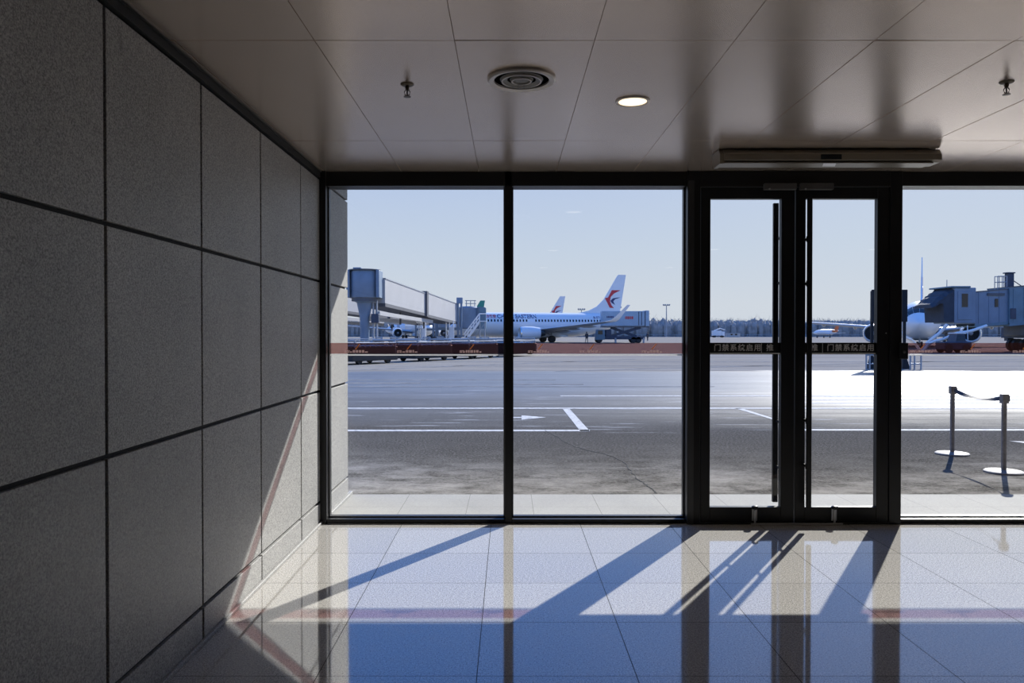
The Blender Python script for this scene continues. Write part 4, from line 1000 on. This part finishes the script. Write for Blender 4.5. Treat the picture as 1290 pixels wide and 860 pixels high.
for x, y in ((-3.6,0),(.6,-1.2),(.6,1.2)):
    g_ = MB(); g_.cyl((x,y,.2),(x,y,1.3),.06,n=6); g_.cyl((x,y-.1,.22),(x,y+.1,.22),.22,n=12); g_.build('landing_gear', mt['dark'], o)
o.rotation_euler.z = math.radians(25)
# lift truck and shed
Yl = 262.; o = empty('boom_truck', (X_(904,Yl), Yl, 0), label='far white service truck with raised boom in front of the trees', cat='truck')
MB().bbox(-1.8, 1.2, -1, 1, .6, 2.3, .08).build('body', mt['white_paint'], o); cb = MB().bbox(1.25, 2.2, -1, 1, .5, 2.0, .1).build('cab', mt['white_paint'], o)
MB().bbox(1.7, 2.22, -.9, .9, 1.3, 1.8, .02).build('windscreen', mt['glass_dark'], cb)
bm_ = MB(); bm_.beam((-1.2,0,2.3),(.9,0,3.1),.3,.3); bm_.beam((.9,0,3.1),(2.5,0,2.6),.22,.22); bm_.build('boom', mt['white_paint'], o)
for x in (-1.2, 1.5):
    for sy in (-.85,.85): MB().lathe([(.2,-.14),(.42,-.14),(.46,-.07),(.46,.07),(.42,.14),(.2,.14)], (x, sy, .46), 'y', 16).build('wheel', mt['dark'], o, True)
Yh = 280.; x0, x1 = X_(916.5,Yh), X_(932.5,Yh); o = empty('site_cabin', ((x0+x1)/2, Yh, 0), label='low pale cabin far off beside the white boom truck', cat='cabin')
MB().bbox(x0, x1, Yh, Yh+3, 0, Z_(420,Yh), .04).build('walls', mt['bridge_white'], o, world=True)
MB().bbox(x0-.15, x1+.15, Yh-.15, Yh+3.15, Z_(420,Yh), Z_(419,Yh), .03).build('roof', mt['equip_grey'], o, world=True)
for t in (.25, .6): MB().bbox(x0+(x1-x0)*t, x0+(x1-x0)*t+.7, Yh-.03, Yh+.02, .7, 1.2, .01).build('window', mt['glass_dark'], o, world=True)
# perimeter fence and trees
fb = MB(); fb.box(-120, 330, 296, 296.1, .1, .25); fb.box(-120, 330, 296, 296.1, .75, .95)
x = -120
while x < 330: fb.box(x, x+.25, 295.95, 296.15, 0, 1.05); x += 4.5
tag(fb.build('perimeter_fence', mt['equip_grey']), 'low far perimeter fence at the foot of the tree line', 'fence')
tb = MB(); R_ = random.Random(11)
for row in range(6):
    Yt = 300 + row*4; x = -130 + R_.uniform(0,2)
    while x < 340:
        H = R_.uniform(5.5, 6.5) + row*.10; wd = R_.uniform(1.0, 1.9); yy = Yt+R_.uniform(-1.5, 1.5)
        if R_.random() < .05: H += R_.uniform(.4, 1.2)
        n = 5; a0 = R_.uniform(0, 6)
        ring = lambda z, r: [Vector((x+r*math.cos(a0+2*PI*i/n), yy+r*math.sin(a0+2*PI*i/n), z)) for i in range(n)]
        tb.loft([ring(0, wd*.8), ring(H*.35, wd), ring(H*.72, wd*.85), ring(H*.88, wd*.55), ring(H*.96, wd*.2), ring(H, .03)], caps=False)
        for k in range(4):
            a = R_.uniform(0, 6.28); z0 = H*R_.uniform(.7, .9); p = Vector((x, yy, z0)); q_ = p + Vector((math.cos(a)*wd*.9, math.sin(a)*wd*.5, H*R_.uniform(.16, .34)))
            tb.cyl(p, q_, .07, .02, 3, False)
        x += R_.uniform(.9, 1.7)
tl = tb.build('treeline', mt['tree'], origin='zero'); tag(tl, 'long belt of bare trees along the far edge of the airfield', 'trees', None, 'stuff')

# ------------------------------------------------------------------ people far off on the apron
def person(x, Y, lab, rz, walk):
    o = empty('person', (x, Y, 0), rz, label=lab, cat='person')
    J = {'pel':((0,0,.95),.15),'sp':((0,0,1.15),.14),'ch':((0,0,1.36),.17),'nk':((0,0,1.50),.06),'hd':((0,.01,1.58),.085),'tp':((0,0,1.70),.085)}
    E = [('pel','sp'),('sp','ch'),('ch','nk'),('nk','hd'),('hd','tp')]
    for s, n_ in ((-1,'l'),(1,'r')):
        w_ = s*walk
        J.update({'hp'+n_:((s*.10,0,.88),.10),'kn'+n_:((s*.11,.12*w_+.03,.50),.068),'an'+n_:((s*.11,.20*w_-.03,.09),.045),'to'+n_:((s*.12,.20*w_+.14,.035),.035),
                  'sh'+n_:((s*.19,0,1.40),.065),'el'+n_:((s*.24,-.08*w_-.02,1.13),.045),'wr'+n_:((s*.23,-.14*w_+.08,.89),.032),'ha'+n_:((s*.225,-.15*w_+.11,.80),.034)})
        E += [('pel','hp'+n_),('hp'+n_,'kn'+n_),('kn'+n_,'an'+n_),('an'+n_,'to'+n_),('ch','sh'+n_),('sh'+n_,'el'+n_),('el'+n_,'wr'+n_),('wr'+n_,'ha'+n_)]
    ks = list(J); me = bpy.data.meshes.new('body'); me.from_pydata([J[k][0] for k in ks], [(ks.index(a), ks.index(b)) for a, b in E], []); me.materials.append(mt['cloth_dark'])
    bo = bpy.data.objects.new('body', me); col.objects.link(bo); bo.parent = o
    sk = bo.modifiers.new('skin', 'SKIN'); sv = me.skin_vertices
    if not len(sv): 
        me.attributes.new('skin', 'FLOAT', 'POINT')
    for i, k in enumerate(ks):
        try: me.skin_vertices[0].data[i].radius = (J[k][1], J[k][1]); me.skin_vertices[0].data[i].use_root = (k == 'pel')
        except Exception: pass
    sb = bo.modifiers.new('sub', 'SUBSURF'); sb.levels = 1; sb.render_levels = 1
    MB().lathe([(.18,1.02),(.195,1.2),(.21,1.36),(.13,1.46)], n=16, caps=False).build('jacket', mt['vest'], o, True)
    MB().lathe([(.095,1.62),(.10,1.66),(.085,1.73),(.03,1.765),(.001,1.77)], n=14).build('hair', mt['hair'], o, True)
    MB().lathe([(.05,1.50),(.082,1.56),(.088,1.60),(.084,1.64)], (0,.012,0), n=14).build('face', mt['skin'], o, True)
    return o
person(X_(815.8,150), 150, 'person in dark clothes standing behind the catering truck', .4, .4)
person(X_(739,118), 118, 'person in dark clothes under the airliner tail beside the truck cab', -.5, .8)

# ------------------------------------------------------------------ render settings
scn.view_settings.view_transform = 'Standard'; scn.view_settings.look = 'None'; scn.view_settings.gamma = 1; scn.view_settings.use_curve_mapping = False
scn.view_settings.exposure = 0.0
cy = scn.cycles
cy.max_bounces = 10; cy.diffuse_bounces = 5; cy.glossy_bounces = 5; cy.transparent_max_bounces = 24; cy.caustics_reflective = True; cy.caustics_refractive = False
cy.sample_clamp_indirect = 8; cy.use_denoising = True
